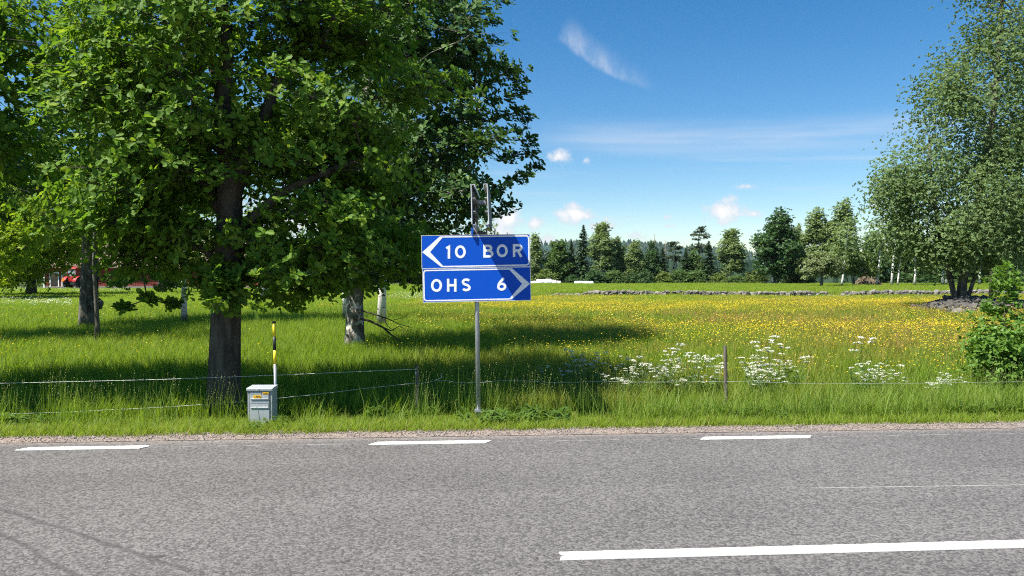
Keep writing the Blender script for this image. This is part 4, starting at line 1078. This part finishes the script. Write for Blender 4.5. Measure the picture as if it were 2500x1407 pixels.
# ------------------------------------------------------------------ wrapped bales
def bale(px, D, r, w, m, label, group, rz):
    k = 20; prof = [(r * .80, -w / 2), (r * .95, -w / 2 + .03), (r, -w / 2 + .12), (r * 1.01, 0), (r, w / 2 - .12), (r * .95, w / 2 - .03), (r * .80, w / 2)]
    b = MB().lathe(prof, k, Matrix.Rotation(math.pi / 2, 4, 'Y')); b.v[-1] += rng.normal(0, .012, b.v[-1].shape)
    p = base_at(px, D); o = b.build('wrapped_bale', m, None, True, label=label, category='hay bale', group=group); o.location = (p[0], p[1], p[2] + r * .97); o.rotation_euler = (0, 0, rz)
for px, D in ((1304, 131), (1318, 128.5), (1328, 129), (1338, 128.3), (1350, 129.6), (1361, 130.5)):
    bale(px, D, .60, 1.2, M_BALE_W, 'white plastic wrapped bale lying at the foot of the treeline', 'white wrapped bales', rng.uniform(-.3, .3))
for px, D in ((1414, 131), (1437, 131)):
    bale(px, D, .64, 1.7, M_BALE_G, 'pale green plastic wrapped bale at the foot of the treeline', 'pale green wrapped bales', rng.uniform(-.15, .15))

# ------------------------------------------------------------------ barn and tractor
D = 94; x0 = (108 - 1250) / F * D; x1 = (800 - 1250) / F * D; zb = float(gz(x0, D)) - .05
bn = thing('barn', 'long red wooden barn with clay tiled roof behind the oaks', 'barn', ((x0 + x1) / 2, D, zb)); hw = (x1 - x0) / 2
b = MB(); b.box((-hw, 0, 0), (hw, 9, 2.75)); b.build('wall', M_BARN, bn)
b = MB()
for i in range(int(2 * hw / .28)): b.box((-hw + .28 * i + .10, -.022, .35), (-hw + .28 * i + .14, -.001, 2.72))
b.build('cover_strips', M_BARN, bn, kind='stuff')
b = MB(); b.box((-hw - .03, -.06, 0), (hw + .03, -.024, .34)); b.build('plinth', M_STONE, bn)
rf = MB().prism([(-.6, 2.62), (4.5, 6.1), (9.6, 2.62), (9.6, 2.78), (4.5, 6.28), (-.6, 2.78)], -hw - .5, hw + .5, 'x').build('roof', M_ROOF, bn)
b = MB(); sl = math.hypot(5.1, 3.5)
for i in range(int((2 * hw + 1) / .26)):
    xx = -hw - .5 + .26 * i; b.tube([[xx + .1, -.62, 2.80], [xx + .1, 4.5, 6.30]], .07, 5)
b.build('tile_ribs', M_ROOF, rf, kind='stuff')
for xa, xb_, nm in ((122, 145, 'window'), (151, 186, 'window'), (420, 445, 'window'), (640, 665, 'window')):
    wa = (xa - 1250) / F * D - (x0 + x1) / 2; wb = (xb_ - 1250) / F * D - (x0 + x1) / 2
    w = MB().box((wa + .1, -.04, .45), (wb - .1, -.026, 2.0)).build(nm, M_PANE, bn)
    f = MB(); f.box((wa, -.09, .2), (wa + .13, -.03, 2.14)).box((wb - .13, -.09, .2), (wb, -.03, 2.14)).box((wa + .131, -.088, 2.0), (wb - .131, -.03, 2.13)); f.build('frame', M_TRIMW, w)
b = MB().box((-hw - .08, -.1, 0), (-hw + .10, .08, 2.6)); b.build('corner_board', M_TRIMW, bn)

tx = P(181, 700, 90); tr_ = thing('tractor', 'old red tractor with orange warning triangle parked by the barn', 'tractor', (tx[0], 90, float(gz(tx[0], 90))), rz=math.radians(-14))
def wheel(x, y, r, w):
    k = MB(); Mx = Matrix.Translation((x, y, r)) @ Matrix.Rotation(math.pi / 2, 4, 'Y')
    k.lathe([(r * .60, -w / 2), (r * .93, -w / 2), (r, -w / 2 + .06), (r, w / 2 - .06), (r * .93, w / 2), (r * .60, w / 2)], 24, Mx)
    for i in range(18):
        a = i / 18 * 6.283; k.box((x - w / 2, y + math.cos(a) * r - .05, r + math.sin(a) * r - .05), (x + w / 2, y + math.cos(a) * r + .05, r + math.sin(a) * r + .05))
    wo = k.build('wheel', M_TYRE, tr_)
    MB().lathe([(r * .58, -w / 2 + .02), (r * .5, -w * .2), (r * .15, -w * .15), (r * .15, w * .15), (r * .5, w * .2), (r * .58, w / 2 - .02)], 20, Mx).build('rim', M_RIM, wo)
for s in (-1, 1): wheel(s * .78, 0, .72, .38); wheel(s * .68, 2.1, .45, .24)
MB().box((-.38, -.35, .55), (.38, 2.5, .95)).build('chassis', M_BLACK, tr_)
MB().prism([(.9, .95), (2.55, .95), (2.6, 1.35), (2.45, 1.55), (.9, 1.62)], -.36, .36, 'x').build('bonnet', M_RED, tr_, bevel=.04)
for s in (-1, 1):
    pts = [(math.cos(a) * .86, .72 + math.sin(a) * .86) for a in np.linspace(.15, 2.9, 12)]; pin = [(math.cos(a) * .80, .72 + math.sin(a) * .80) for a in np.linspace(2.9, .15, 12)]
    MB().prism(pts + pin, s * .55 if s > 0 else -1.02, s * 1.02 if s > 0 else -.55, 'x').build('fender', M_RED, tr_)
MB().box((-.55, -.40, .95), (.55, -.30, 1.50)).build('rear_panel', M_RED, tr_)
cb = MB()
for sx in (-.62, .62):
    for sy in (-.35, .85): cb.tube([[sx, sy, 1.35], [sx * .92, sy, 2.45]], .04, 6)
cb.box((-.64, -.39, 1.46), (.64, -.31, 1.56)); cb.build('cab_frame', M_RED, tr_)
MB().box((-.58, -.352, 1.57), (.58, -.340, 2.38)).build('rear_window', simple('cab_glass', (.20, .25, .30), .1), tr_)
MB().prism([(-.5, 2.46), (1.0, 2.46), (.95, 2.60), (.25, 2.68), (-.42, 2.60)], -.70, .70, 'x').build('roof', M_RED, tr_, bevel=.05)
MB().prism([(-.98, .98), (-.50, .98), (-.74, 1.45)], -.93, -.90, 'y').build('warning_triangle', M_ORANGE, tr_)
MB().lathe([(.05, 2.66), (.06, 2.80), (.03, 2.86)], 10).build('beacon', M_ORANGE, tr_)

# ------------------------------------------------------------------ road sign
SD = 7.80; k_ = SD / F
def sx_(px): return (px - 1250) * k_
def sz_(py): return H + (HZ - py) * k_
pb = np.array([sx_(1168), SD, float(gz(sx_(1168), SD))])
sg = thing('direction_sign', 'blue direction sign with white lettering on a galvanised post', 'road sign', pb)
def loc(p): return np.asarray(p, float) - pb
pt = MB().tube([loc((sx_(1168.5), SD + .045, pb[2] - .25)), loc((sx_(1164), SD + .045, sz_(736))), loc((sx_(1160), SD + .045, sz_(500))), loc((sx_(1159.7), SD + .045, sz_(489)))], .0245, 16).build('post', M_GALV, sg, True)
MB().box(loc((sx_(1158), SD + .005, sz_(1003))), loc((sx_(1177), SD + .085, sz_(1008)))).build('base_collar', M_GALV, sg)


def ribbon(b, pts, w, y, closed=False):
    """flat stroke of width w along pts (x,z) with mitred corners, 1.2 mm thick"""
    p = np.asarray(pts, float); n = len(p); L, R = [], []
    for i in range(n):
        a = p[i - 1] if (i > 0 or closed) else None; c = p[(i + 1) % n] if (i < n - 1 or closed) else None
        d1 = unit(p[i] - a) if a is not None else None; d2 = unit(c - p[i]) if c is not None else None
        if d1 is None: d1 = d2
        if d2 is None: d2 = d1
        n1 = np.array([-d1[1], d1[0]]); n2 = np.array([-d2[1], d2[0]]); m = unit(n1 + n2); s = w / 2 / max(.45, float(m @ n1))
        L.append(p[i] + m * s); R.append(p[i] - m * s)
    V = [(q[0], y, q[1]) for q in L] + [(q[0], y, q[1]) for q in R] + [(q[0], y + .0012, q[1]) for q in L] + [(q[0], y + .0012, q[1]) for q in R]
    fs = []; m_ = n if closed else n - 1
    for i in range(m_):
        j = (i + 1) % n; fs += [(i, j, n + j, n + i), (i, 2 * n + i, 2 * n + j, j), (n + i, n + j, 3 * n + j, 3 * n + i)]
    if not closed: fs += [(0, n, 3 * n, 2 * n), (n - 1, 3 * n - 1, 4 * n - 1, 2 * n - 1)]
    b.add(V, fs)


def arc(cx, cz, rx, rz, a0, a1, n=14):
    return [(cx + rx * math.cos(math.radians(a)), cz + rz * math.sin(math.radians(a))) for a in np.linspace(a0, a1, n)]
SW = .19        # stroke width / letter height
def glyph(ch):
    """centre-line strokes in a box of height 1 (stroke centres inset by half the stroke); returns width, [(pts, closed)]"""
    h = SW / 2; T, Bt = 1 - h, h
    if ch == 'O': return .86, [(arc(.43, .5, .43 - h, .5 - h, 0, 345, 24), True)]
    if ch == '0': return .84, [(arc(.42, .5, .42 - h, .5 - h, 0, 345, 24), True)]
    if ch == '1': return .34, [([(.03, .80), (.235, 1 - h * .9), (.235, 0)], False)]
    if ch == 'H': return .74, [([(h, 0), (h, 1)], False), ([(.74 - h, 0), (.74 - h, 1)], False), ([(SW, .5), (.74 - SW, .5)], False)]
    if ch == 'B': return .72, [([(h, 0), (h, 1)], False), ([(SW, T), (.40, T)] + arc(.42, .745, .205, .745 - .5 - 0, 90, -90, 10)[0:0] + arc(.42, .735, .19, T - .735, 90, -90, 10) + [(SW, .735 - (T - .735))], False), ([(.44, .735 - (T - .735) - .001)] + arc(.43, .30, .29 - h * .25, .30 - h, 80, -90, 11) + [(SW, Bt)], False)]
    if ch == 'R': return .74, [([(h, 0), (h, 1)], False), ([(SW, T)] + [(.42, T)] + arc(.43, .70, .22, T - .70, 88, -90, 10) + [(SW, .70 - (T - .70))], False), ([(.40, .46), (.66, 0)], False)]
    if ch == 'S': return .70, [(arc(.35, .735, .35 - h, .265 - h, 28, 190, 11)[:] + [(.13, .62), (.23, .545), (.47, .455)] + arc(.35, .275, .35 - h, .275 - h, 28, -155, 13), False)]
    if ch == '6': return .72, [(arc(.36, .315, .36 - h, .315 - h, 0, 345, 22), True), ([(.115, .42), (.20, .62), (.52, .98)], False)]


def panel(py_t_l, py_t_r, py_b_l, py_b_r, px_l, px_r, text, arrow):
    y0 = SD - .012
    q = [(sx_(px_l[0]), sz_(py_t_l)), (sx_(px_r[0]), sz_(py_t_r)), (sx_(px_r[1]), sz_(py_b_r)), (sx_(px_l[1]), sz_(py_b_l))]
    q = [(a - pb[0], c - pb[2]) for a, c in q]
    pn = MB().prism(q, -.012, .012, 'y').build('sign_panel', M_BLUE, sg, label='blue panel reading ' + text[-1])
    rim_ = MB(); ribbon(rim_, q, .006, -.0132, True); rim_.build('edge_trim', M_ALU, pn)
    # local frame: u 0..1 across, v 0..1 down
    def uv(u, v):
        a = np.array(q[0]) + (np.array(q[1]) - q[0]) * u; c = np.array(q[3]) + (np.array(q[2]) - q[3]) * u; return a + (c - a) * v
    bd = MB(); yb = -.0136
    mir = (lambda u: u) if arrow == 'L' else (lambda u: 1 - u)
    # white chevron head
    ch = [(mir(.004), .505), (mir(.170), .030), (mir(.205), .030), (mir(.078), .505), (mir(.205), .965), (mir(.180), .965)]
    top = [tuple(uv(*c)) for c in ch]
    V = [(a, yb, c) for a, c in top] + [(a, yb + .0012, c) for a, c in top]; fs = [(0, 1, 2, 3), (0, 3, 4, 5)] + [(i, (i + 1) % 6, (i + 1) % 6 + 6, i + 6) for i in range(6)]
    MB().add(V, fs).build('arrow_head', M_SWHITE, pn)
    r = .022; rv = .085
    path = [(mir(.198), .048)] + [(mir(u), v) for u, v in [(1 - .010 - r, .048)] + [(1 - .010 - r + r * math.sin(math.radians(a)), .048 + rv * (1 - math.cos(math.radians(a)))) for a in (30, 60, 90)] + [(1 - .010, .952 - rv)] + [(1 - .010 - r + r * math.cos(math.radians(a)), .952 - rv + rv * math.sin(math.radians(a))) for a in (30, 60, 90)]] + [(mir(.198), .952)]
    ribbon(bd, [uv(*p) for p in path], .0135, yb + .0004); bd.build('border', M_SWHITE, pn)
    for ch_, px, pyt, hh in text[0]:
        g = MB(); wd, st = glyph(ch_); s = hh * k_
        ox, oz = sx_(px) - pb[0], sz_(pyt) - pb[2] - s
        for i, (pts, cl_) in enumerate(st): ribbon(g, [(ox + a * s, oz + c * s) for a, c in pts], SW * s, -.0142 - .00035 * i, cl_)
        g.build('letter', M_SWHITE, pn)
    return pn


LH = 31.5
panel(576, 572.5, 656, 651, (1029.5, 1030.5), (1293, 1294), ([('1', 1089, 600.5, LH), ('0', 1111, 599.5, LH), ('B', 1180, 598, LH), ('O', 1212.5, 597, LH), ('R', 1252, 596.3, LH)], '10 BOR'), 'L')
panel(657.2, 652.2, 738.5, 733, (1032, 1033.5), (1294.3, 1296), ([('O', 1052.5, 681.5, LH), ('H', 1091.5, 681, LH), ('S', 1127.5, 680, LH), ('6', 1213.5, 678.5, LH)], 'OHS 6'), 'R')
# the two panels mounted above, seen edge on, for the crossing road
def edge_panel(px_t, px_b, py_t, py_b, yn, yf, face, lip, label):
    zt, zb_ = sz_(py_t) - pb[2], sz_(py_b) - pb[2]; kn = (SD + yn) / F
    xt = (px_t - 1250) * kn - pb[0]; xb2 = (px_b - 1250) * kn - pb[0]
    b = MB(); V = []
    for x_, z_ in ((xb2, zb_), (xt, zt)):
        for dx in (0, .010):
            for yy in (yn, yf): V.append((x_ + dx, yy, z_))
    b.add(V, [(0, 1, 3, 2), (4, 6, 7, 5), (0, 2, 6, 4), (1, 5, 7, 3), (0, 4, 5, 1), (2, 3, 7, 6)])
    pn = b.build('edge_on_panel', face, sg, label=label)
    for t in (0, .33, .66, 1.0):
        xx = xb2 + (xt - xb2) * t; zz = zb_ + (zt - zb_) * t; dx = .030 * lip
        xa, xc = sorted((xx + (.0102 if lip > 0 else -.0002), xx + (.0102 if lip > 0 else -.0002) + dx))
        MB().box((xa, yn - .003, zz - .005), (xc, yf, zz + .001)).build('profile_lip', M_ALU, pn)
        if t in (0, 1.0):
            x2 = xc if lip > 0 else xa; up = .020 if t == 0 else -.028
            MB().box((x2 - .004, yn - .0035, min(zz, zz + up)), (x2 + .001, yf, max(zz, zz + up))).build('profile_return', M_ALU, pn)
    MB().tube([(xb2 + .005, yn - .006, zb_), (xt + .005, yn - .006, zt)], .0065, 6).build('edge_strip', M_ALU, pn)
edge_panel(1149.5, 1151.5, 465, 556, -.50, .56, M_ALU_D, 1, 'sign panel seen edge on, dark back towards the post')
edge_panel(1188.5, 1192.5, 464, 556, -.50, .56, M_ALU_D, -1, 'sign panel seen edge on')
for yy in (-.05, .10): MB().box(loc((sx_(1153), SD + yy, sz_(499))), loc((sx_(1188), SD + yy + .05, sz_(491)))).build('cross_bracket', M_GALV, sg)
MB().box(loc((sx_(1152), SD + .02, sz_(566))), loc((sx_(1189), SD + .07, sz_(572.5)))).build('cross_bracket', M_ALU_D, sg)
MB().box(loc((sx_(1151), SD - .05, sz_(574))), loc((sx_(1155.5), SD + .03, sz_(557)))).build('clamp', M_BLUE, sg)
MB().box(loc((sx_(1186), SD - .02, sz_(573))), loc((sx_(1190), SD + .03, sz_(558)))).build('clamp', M_ALU_D, sg)

# ------------------------------------------------------------------ cable cabinet, marker post
CD = 7.44; kc = CD / F
cx0 = (603 - 1250) * kc; cw = 60 * kc; ch0 = H + (HZ - 948) * kc; cz = float(gz(cx0, CD)) - .06
cab = thing('cable_cabinet', 'small light grey cable cabinet with yellow number label in the verge', 'cabinet', (cx0 + cw / 2, CD, cz), rz=math.radians(1))
hwid = cw / 2; dep = .165; top = ch0 - cz
MB().box((-hwid, .0, 0), (hwid, dep, top - .030)).build('body', M_CAB, cab, bevel=.004)
MB().box((-hwid + .022, -.008, .0), (hwid - .026, .004, top - .034)).build('door', M_CAB, cab, bevel=.003)
dr = cab.children[1]
for xa in (-hwid + .014, hwid - .024): MB().box((xa, -.0025, 0), (xa + .005, .003, top - .034)).build('seam', M_CAB2, cab)
MB().prism([(-.016, top - .030), (-.018, top - .008), (.0, top), (dep + .006, top + .008), (dep + .008, top - .030)], -hwid - .008, hwid + .008, 'x').build('lid', M_CAB, cab, bevel=.003)
MB().box((-.006, -.0205, top - .022), (.004, -.017, top - .013)).build('lock', simple('lock_dark', (.03, .025, .10), .4), cab)
for z_, nm in ((top - .105, 'label_slot'), (top - .193, 'label_slot')):
    sl_ = MB().box((-hwid + .034, -.0105, z_), (hwid - .036, -.0085, z_ + .036)).build(nm, simple('slot_grey', (.36, .385, .41), .6), dr)
    MB().box((-hwid + .034, -.016, z_ - .007), (hwid - .036, -.0087, z_ - .0005)).build('slot_ledge', simple('ledge_grey', (.60, .61, .62), .5), dr)
    MB().box((-hwid + .034, -.0112, z_ + .0362), (hwid - .036, -.0087, z_ + .039)).build('slot_shadow_gap', M_CAB2, dr)  # solid dark strip standing in for the shadow line above the slot
lx = -hwid + .062; z_ = top - .103
lb = MB().box((lx, -.0125, z_), (lx + .080, -.0108, z_ + .031)).build('number_label', M_YEL, dr)
G2 = {'1': [[(.5, 0), (.5, 1)]], '2': [[(.12, .82), (.3, 1), (.7, 1), (.88, .78), (.85, .6), (.1, .06), (.92, .06)]], '4': [[(.72, 0), (.72, 1), (.08, .3), (.95, .3)]], '9': [[(.8, .62), (.5, .45), (.18, .6), (.18, .85), (.5, 1), (.84, .86), (.84, .4), (.45, 0)]], '8': [[(.5, .53), (.15, .75), (.5, 1), (.85, .75), (.5, .53), (.12, .27), (.5, 0), (.88, .27), (.5, .53)]], '0': [[(.5, 0), (.14, .25), (.14, .75), (.5, 1), (.86, .75), (.86, .25), (.5, 0)]]}
for i, c in enumerate('12490'):
    g = MB()
    for st_ in G2[c]: ribbon(g, [(lx + .010 + i * .0135 + a * .009, z_ + .006 + b2 * .019) for a, b2 in st_], .0028, -.0142)
    g.build('digit', M_BLACK, lb)
l2 = MB().box((hwid - .092, -.0110, top - .063), (hwid - .034, -.0085, top - .040)).build('logo_label', M_YEL, dr)
g = MB(); ribbon(g, [(hwid - .086 + .006 + .0035 * math.cos(a), top - .0515 + .0035 * math.sin(a)) for a in np.linspace(0, 5.9, 10)], .0035, -.0126, True); ribbon(g, [(hwid - .070 + .0025 * i, top - .0525 + (.0022 if i % 2 else -.0016)) for i in range(12)], .0024, -.0126); g.build('logo', M_BLACK, l2)

MD = 7.72; km = MD / F; mx0 = (672.5 - 1250) * km; mz = float(gz(mx0, MD))
mp = thing('marker_post', 'thin yellow and black striped marker post beside the cable cabinet', 'marker post', (mx0, MD, mz))
def mzz(py): return H + (HZ - py) * km - mz
def mxx(py): return (672.5 - 4.0 * (1005 - py) / 215 - 1250) * km - mx0
for nm, a, b_, m, r in (('pole', 1030, 889, M_GALV, .0150), ('yellow_band', 889, 855.5, M_YELTAPE, .0158), ('black_band', 855.5, 822, M_BLACK, .0158), ('yellow_band', 822, 789.5, M_YELTAPE, .0158), ('cap', 789.5, 784.5, M_BLACK, .0185)):
    MB().tube([(mxx(a), 0, mzz(a) + (.0005 if nm != 'pole' else -.1)), (mxx(b_), 0, mzz(b_) - .0005)], r, 14).build(nm, m, mp, True)

# ------------------------------------------------------------------ wire fence
FC = 8.27
def fy(x): return FC + RM * x
fx0 = -1.062; fe = thing('wire_fence', 'wire fence with weathered wooden posts along the meadow edge', 'fence', (fx0, fy(fx0), float(gz(fx0, fy(fx0)))))
fb = np.array(fe.location)
def fpost(px_t, py_t, px_b, D, r):
    k2 = D / F; xb = (px_b - 1250) * k2; xt = (px_t - 1250) * k2; zt = H + (HZ - py_t) * k2; zb2 = float(gz(xb, D)) - .2
    n = 9; t = np.linspace(0, 1, n)[:, None]; pts = np.array([xb, D, zb2]) * (1 - t) + np.array([xt, D, zt]) * t; pts[1:-1, 0] += rng.normal(0, .0025, n - 2)
    o = MB().tube(pts - fb, np.concatenate([np.full(n - 1, r) * rng.uniform(.92, 1.06, n - 1), [r * .86]]), 10).build('post', M_WOOD, fe); return np.array([xt, D, zt])
fpost(1017.5, 892.5, 1017, fy(fx0), .021); fpost(1770.5, 844.5, 1776, 8.45, .0205)
fpost(-260, 880, -262, fy(-6.4), .022); fpost(2640, 850, 2640, 8.75, .022)
def wire(pts, r=.0016):
    q = []
    for (px, py, D) in pts: q.append(P(px, py, D))
    q = np.array(q); s = np.linspace(0, len(q) - 1, len(q) * 5); q = np.stack([np.interp(s, np.arange(len(q)), q[:, i]) for i in range(3)], 1)
    MB().tube(q - fb, r, 5).build('wire', M_WIRE, fe, True)
dl = lambda px: FC / (1 - RM * (px - 1250) / F) - .024
wire([(p_, y_, dl(p_)) for p_, y_ in ((-262, 942), (-100, 938), (0, 936.5), (200, 932), (400, 927), (668, 917), (850, 909), (1015, 902))], .0022)
wire([(p_, y_, dl(p_)) for p_, y_ in ((-262, 1016), (0, 1012), (140, 1008), (400, 995), (600, 981), (760, 965), (900, 948), (1015, 936))])
dr_ = lambda px: (8.20 + (px - 1017) / (1776 - 1017) * .25) - .022
wire([(p_, y_, dr_(p_)) for p_, y_ in ((1017, 937), (1035, 936), (1065, 930), (1090, 930.5), (1120, 935), (1165, 935.5), (1210, 931), (1250, 929.5), (1300, 932), (1340, 934.5), (1400, 935), (1440, 932), (1500, 933), (1600, 934), (1700, 933), (1774, 932))], .0014)
wire([(p_, y_, 8.43 + (p_ - 1776) / 900 * .3) for p_, y_ in ((1776, 932), (2000, 938), (2300, 936), (2640, 930))], .0011)
wire([(1062, 929, 8.18), (1072, 925, 8.17), (1079, 922, 8.16), (1076, 917, 8.16), (1078, 913, 8.16)], .0022)
MB().box(P(1013.5, 915, 8.16) - fb, P(1016, 908, 8.175) - fb).build('insulator', M_SWHITE, fe)

# ------------------------------------------------------------------ cow parsley
def parsley_meshes(seed):
    r = np.random.default_rng(seed); b = MB(); hd = []; um_i = []; h = r.uniform(.46, .62)
    b.tube([[0, 0, -.05], [.01, 0, h * .5], [.02, .01, h * .75]], [.0040, .0032, .0026], 4)
    for i in range(r.integers(4, 7)):
        z0 = h * r.uniform(.4, .75); a = r.uniform(0, 6.28); o = r.uniform(.06, .18); tip = np.array([math.cos(a) * o, math.sin(a) * o, h * r.uniform(.85, 1.1)])
        p0 = np.array([.015, .005, z0]); b.tube([p0, (p0 + tip) / 2 + [0, 0, -.02], tip], [.0024, .002, .0016], 4, cap=False)
        R_ = r.uniform(.032, .058)
        for j in range(15):
            aa = r.uniform(0, 6.28); rr = R_ * math.sqrt(r.random()); c = tip + np.array([math.cos(aa) * rr, math.sin(aa) * rr, .022 - rr * .25 + r.normal(0, .003)])
            b.tube([tip, c], [.0009, .0008], 3, cap=False); hd.append(c); um_i.append(i)
    hd = np.array(hd); lv = []
    for i in range(16):
        a = r.uniform(0, 6.28); z0 = h * r.uniform(.1, .6); lv.append([math.cos(a) * r.uniform(.03, .15), math.sin(a) * r.uniform(.03, .15), z0])
    lv = np.array(lv); return b.mesh('stems'), hd, np.array(um_i), lv, r
PM = []
for s in range(6):
    sm, hd, ui, lv, r = parsley_meshes(500 + s)
    keep = rng; rng = r
    um = [rosettes(hd[ui == i], np.tile([0, 0, 1.0], ((ui == i).sum(), 1)) + r.normal(0, .35, ((ui == i).sum(), 3)), 6, .0135, RHOMB_T, spread=.15) for i in np.unique(ui)]; lm = rosettes(lv, r.normal(0, .4, (len(lv), 3)) + [0, 0, .8], 5, .06, OVAL_T * [1, .55, 1], spread=.3); rng = keep
    sm.materials.append(M_STEM); [u_.materials.append(M_WHITE_FL) for u_ in um]; lm.materials.append(M_WEED); PM.append((sm, um, lm))
def parsley(px, py, D, label, group):
    """py: photo row of the flower heads"""
    x = (px - 1250) / F * D; z0 = float(gz(x, D)); want = H + (HZ - py) / F * D - z0; sm, um, lm = PM[rng.integers(0, 6)]
    s = float(np.clip(want / .52, .55, 1.18)); t = thing('cow_parsley', label, 'wildflower', (x, D, z0), group, rng.uniform(0, 6.28)); t.scale = (s, s, s); obj('stems', sm, None, t); [obj('umbel', u_, None, t) for u_ in um]; obj('leaves', lm, None, t)
for i in range(26): parsley(rng.uniform(1485, 1665), rng.normal(908, 18), rng.uniform(8.9, 10.2), 'cow parsley plant in the dense white patch between signpost and lone fence post', 'white patch of cow parsley')
for i in range(9): parsley(rng.uniform(1290, 1480), rng.normal(895, 14), rng.uniform(9.4, 10.4), 'shaded cow parsley plant beside the blue signpost', 'shaded cow parsley')
for px, py in ((1680, 870), (1695, 868), (1710, 885), (1672, 930), (1715, 950), (1740, 905), (1755, 893), (1735, 925), (1700, 935)): parsley(px, py, rng.uniform(8.8, 9.6), 'cow parsley plant beside the lone wooden fence post', 'cow parsley by the lone post')
for i in range(26): parsley(rng.uniform(1790, 1960), rng.normal(910, 32), rng.uniform(8.9, 10.2), 'cow parsley plant among the buttercups past the lone post', 'cow parsley past the lone post')
for i in range(15): parsley(rng.uniform(2085, 2215), rng.normal(918, 32), rng.uniform(8.8, 10), 'cow parsley plant in the clump between lone post and leafy shrub', 'cow parsley clump before the shrub')
for i in range(8): parsley(rng.uniform(2270, 2365), rng.normal(945, 12), rng.uniform(8.8, 9.5), 'cow parsley plant close to the leafy shrub', 'cow parsley near the shrub')
C_CP = template_coll('far_parsley', [(flowers(9, .6, .4, .7, .035), [M_STEM, M_WHITE_FL]) for _ in range(4)])
xs1 = rng.uniform(-.70, -.60, 70); ys1 = rng.uniform(34, 50, 70); xs2 = rng.uniform(-.17, -.10, 70); ys2 = rng.uniform(46, 62, 70); xs3 = rng.uniform(-.70, -.5, 150); ys3 = rng.uniform(70, 88, 150)
xx = np.concatenate([xs1 * ys1, xs2 * ys2, xs3 * ys3]); yy = np.concatenate([ys1, ys2, ys3]); put('far_cow_parsley', xx, yy, C_CP, 4, .7, 1.1, 'white cow parsley in the grass towards the barn', 'flowers')

# ------------------------------------------------------------------ thin summer haze in the air
HAZE = 0.00005
if HAZE:
    def haze_mat():
        m = bpy.data.materials.new('haze'); m.use_nodes = True; nt = m.node_tree; nt.nodes.clear(); o = nt.nodes.new('ShaderNodeOutputMaterial'); v = nt.nodes.new('ShaderNodeVolumePrincipled')
        v.inputs['Color'].default_value = (.80, .88, .97, 1); v.inputs['Density'].default_value = HAZE; v.inputs['Anisotropy'].default_value = .3
        nt.links.new(v.outputs[0], o.inputs['Volume']); return m
    hz = MB().box((-3300, -420, -8.0), (3300, 3600, 135)).build('haze', haze_mat(), None, kind='stuff', label='thin pale summer haze over the fields', category='haze')
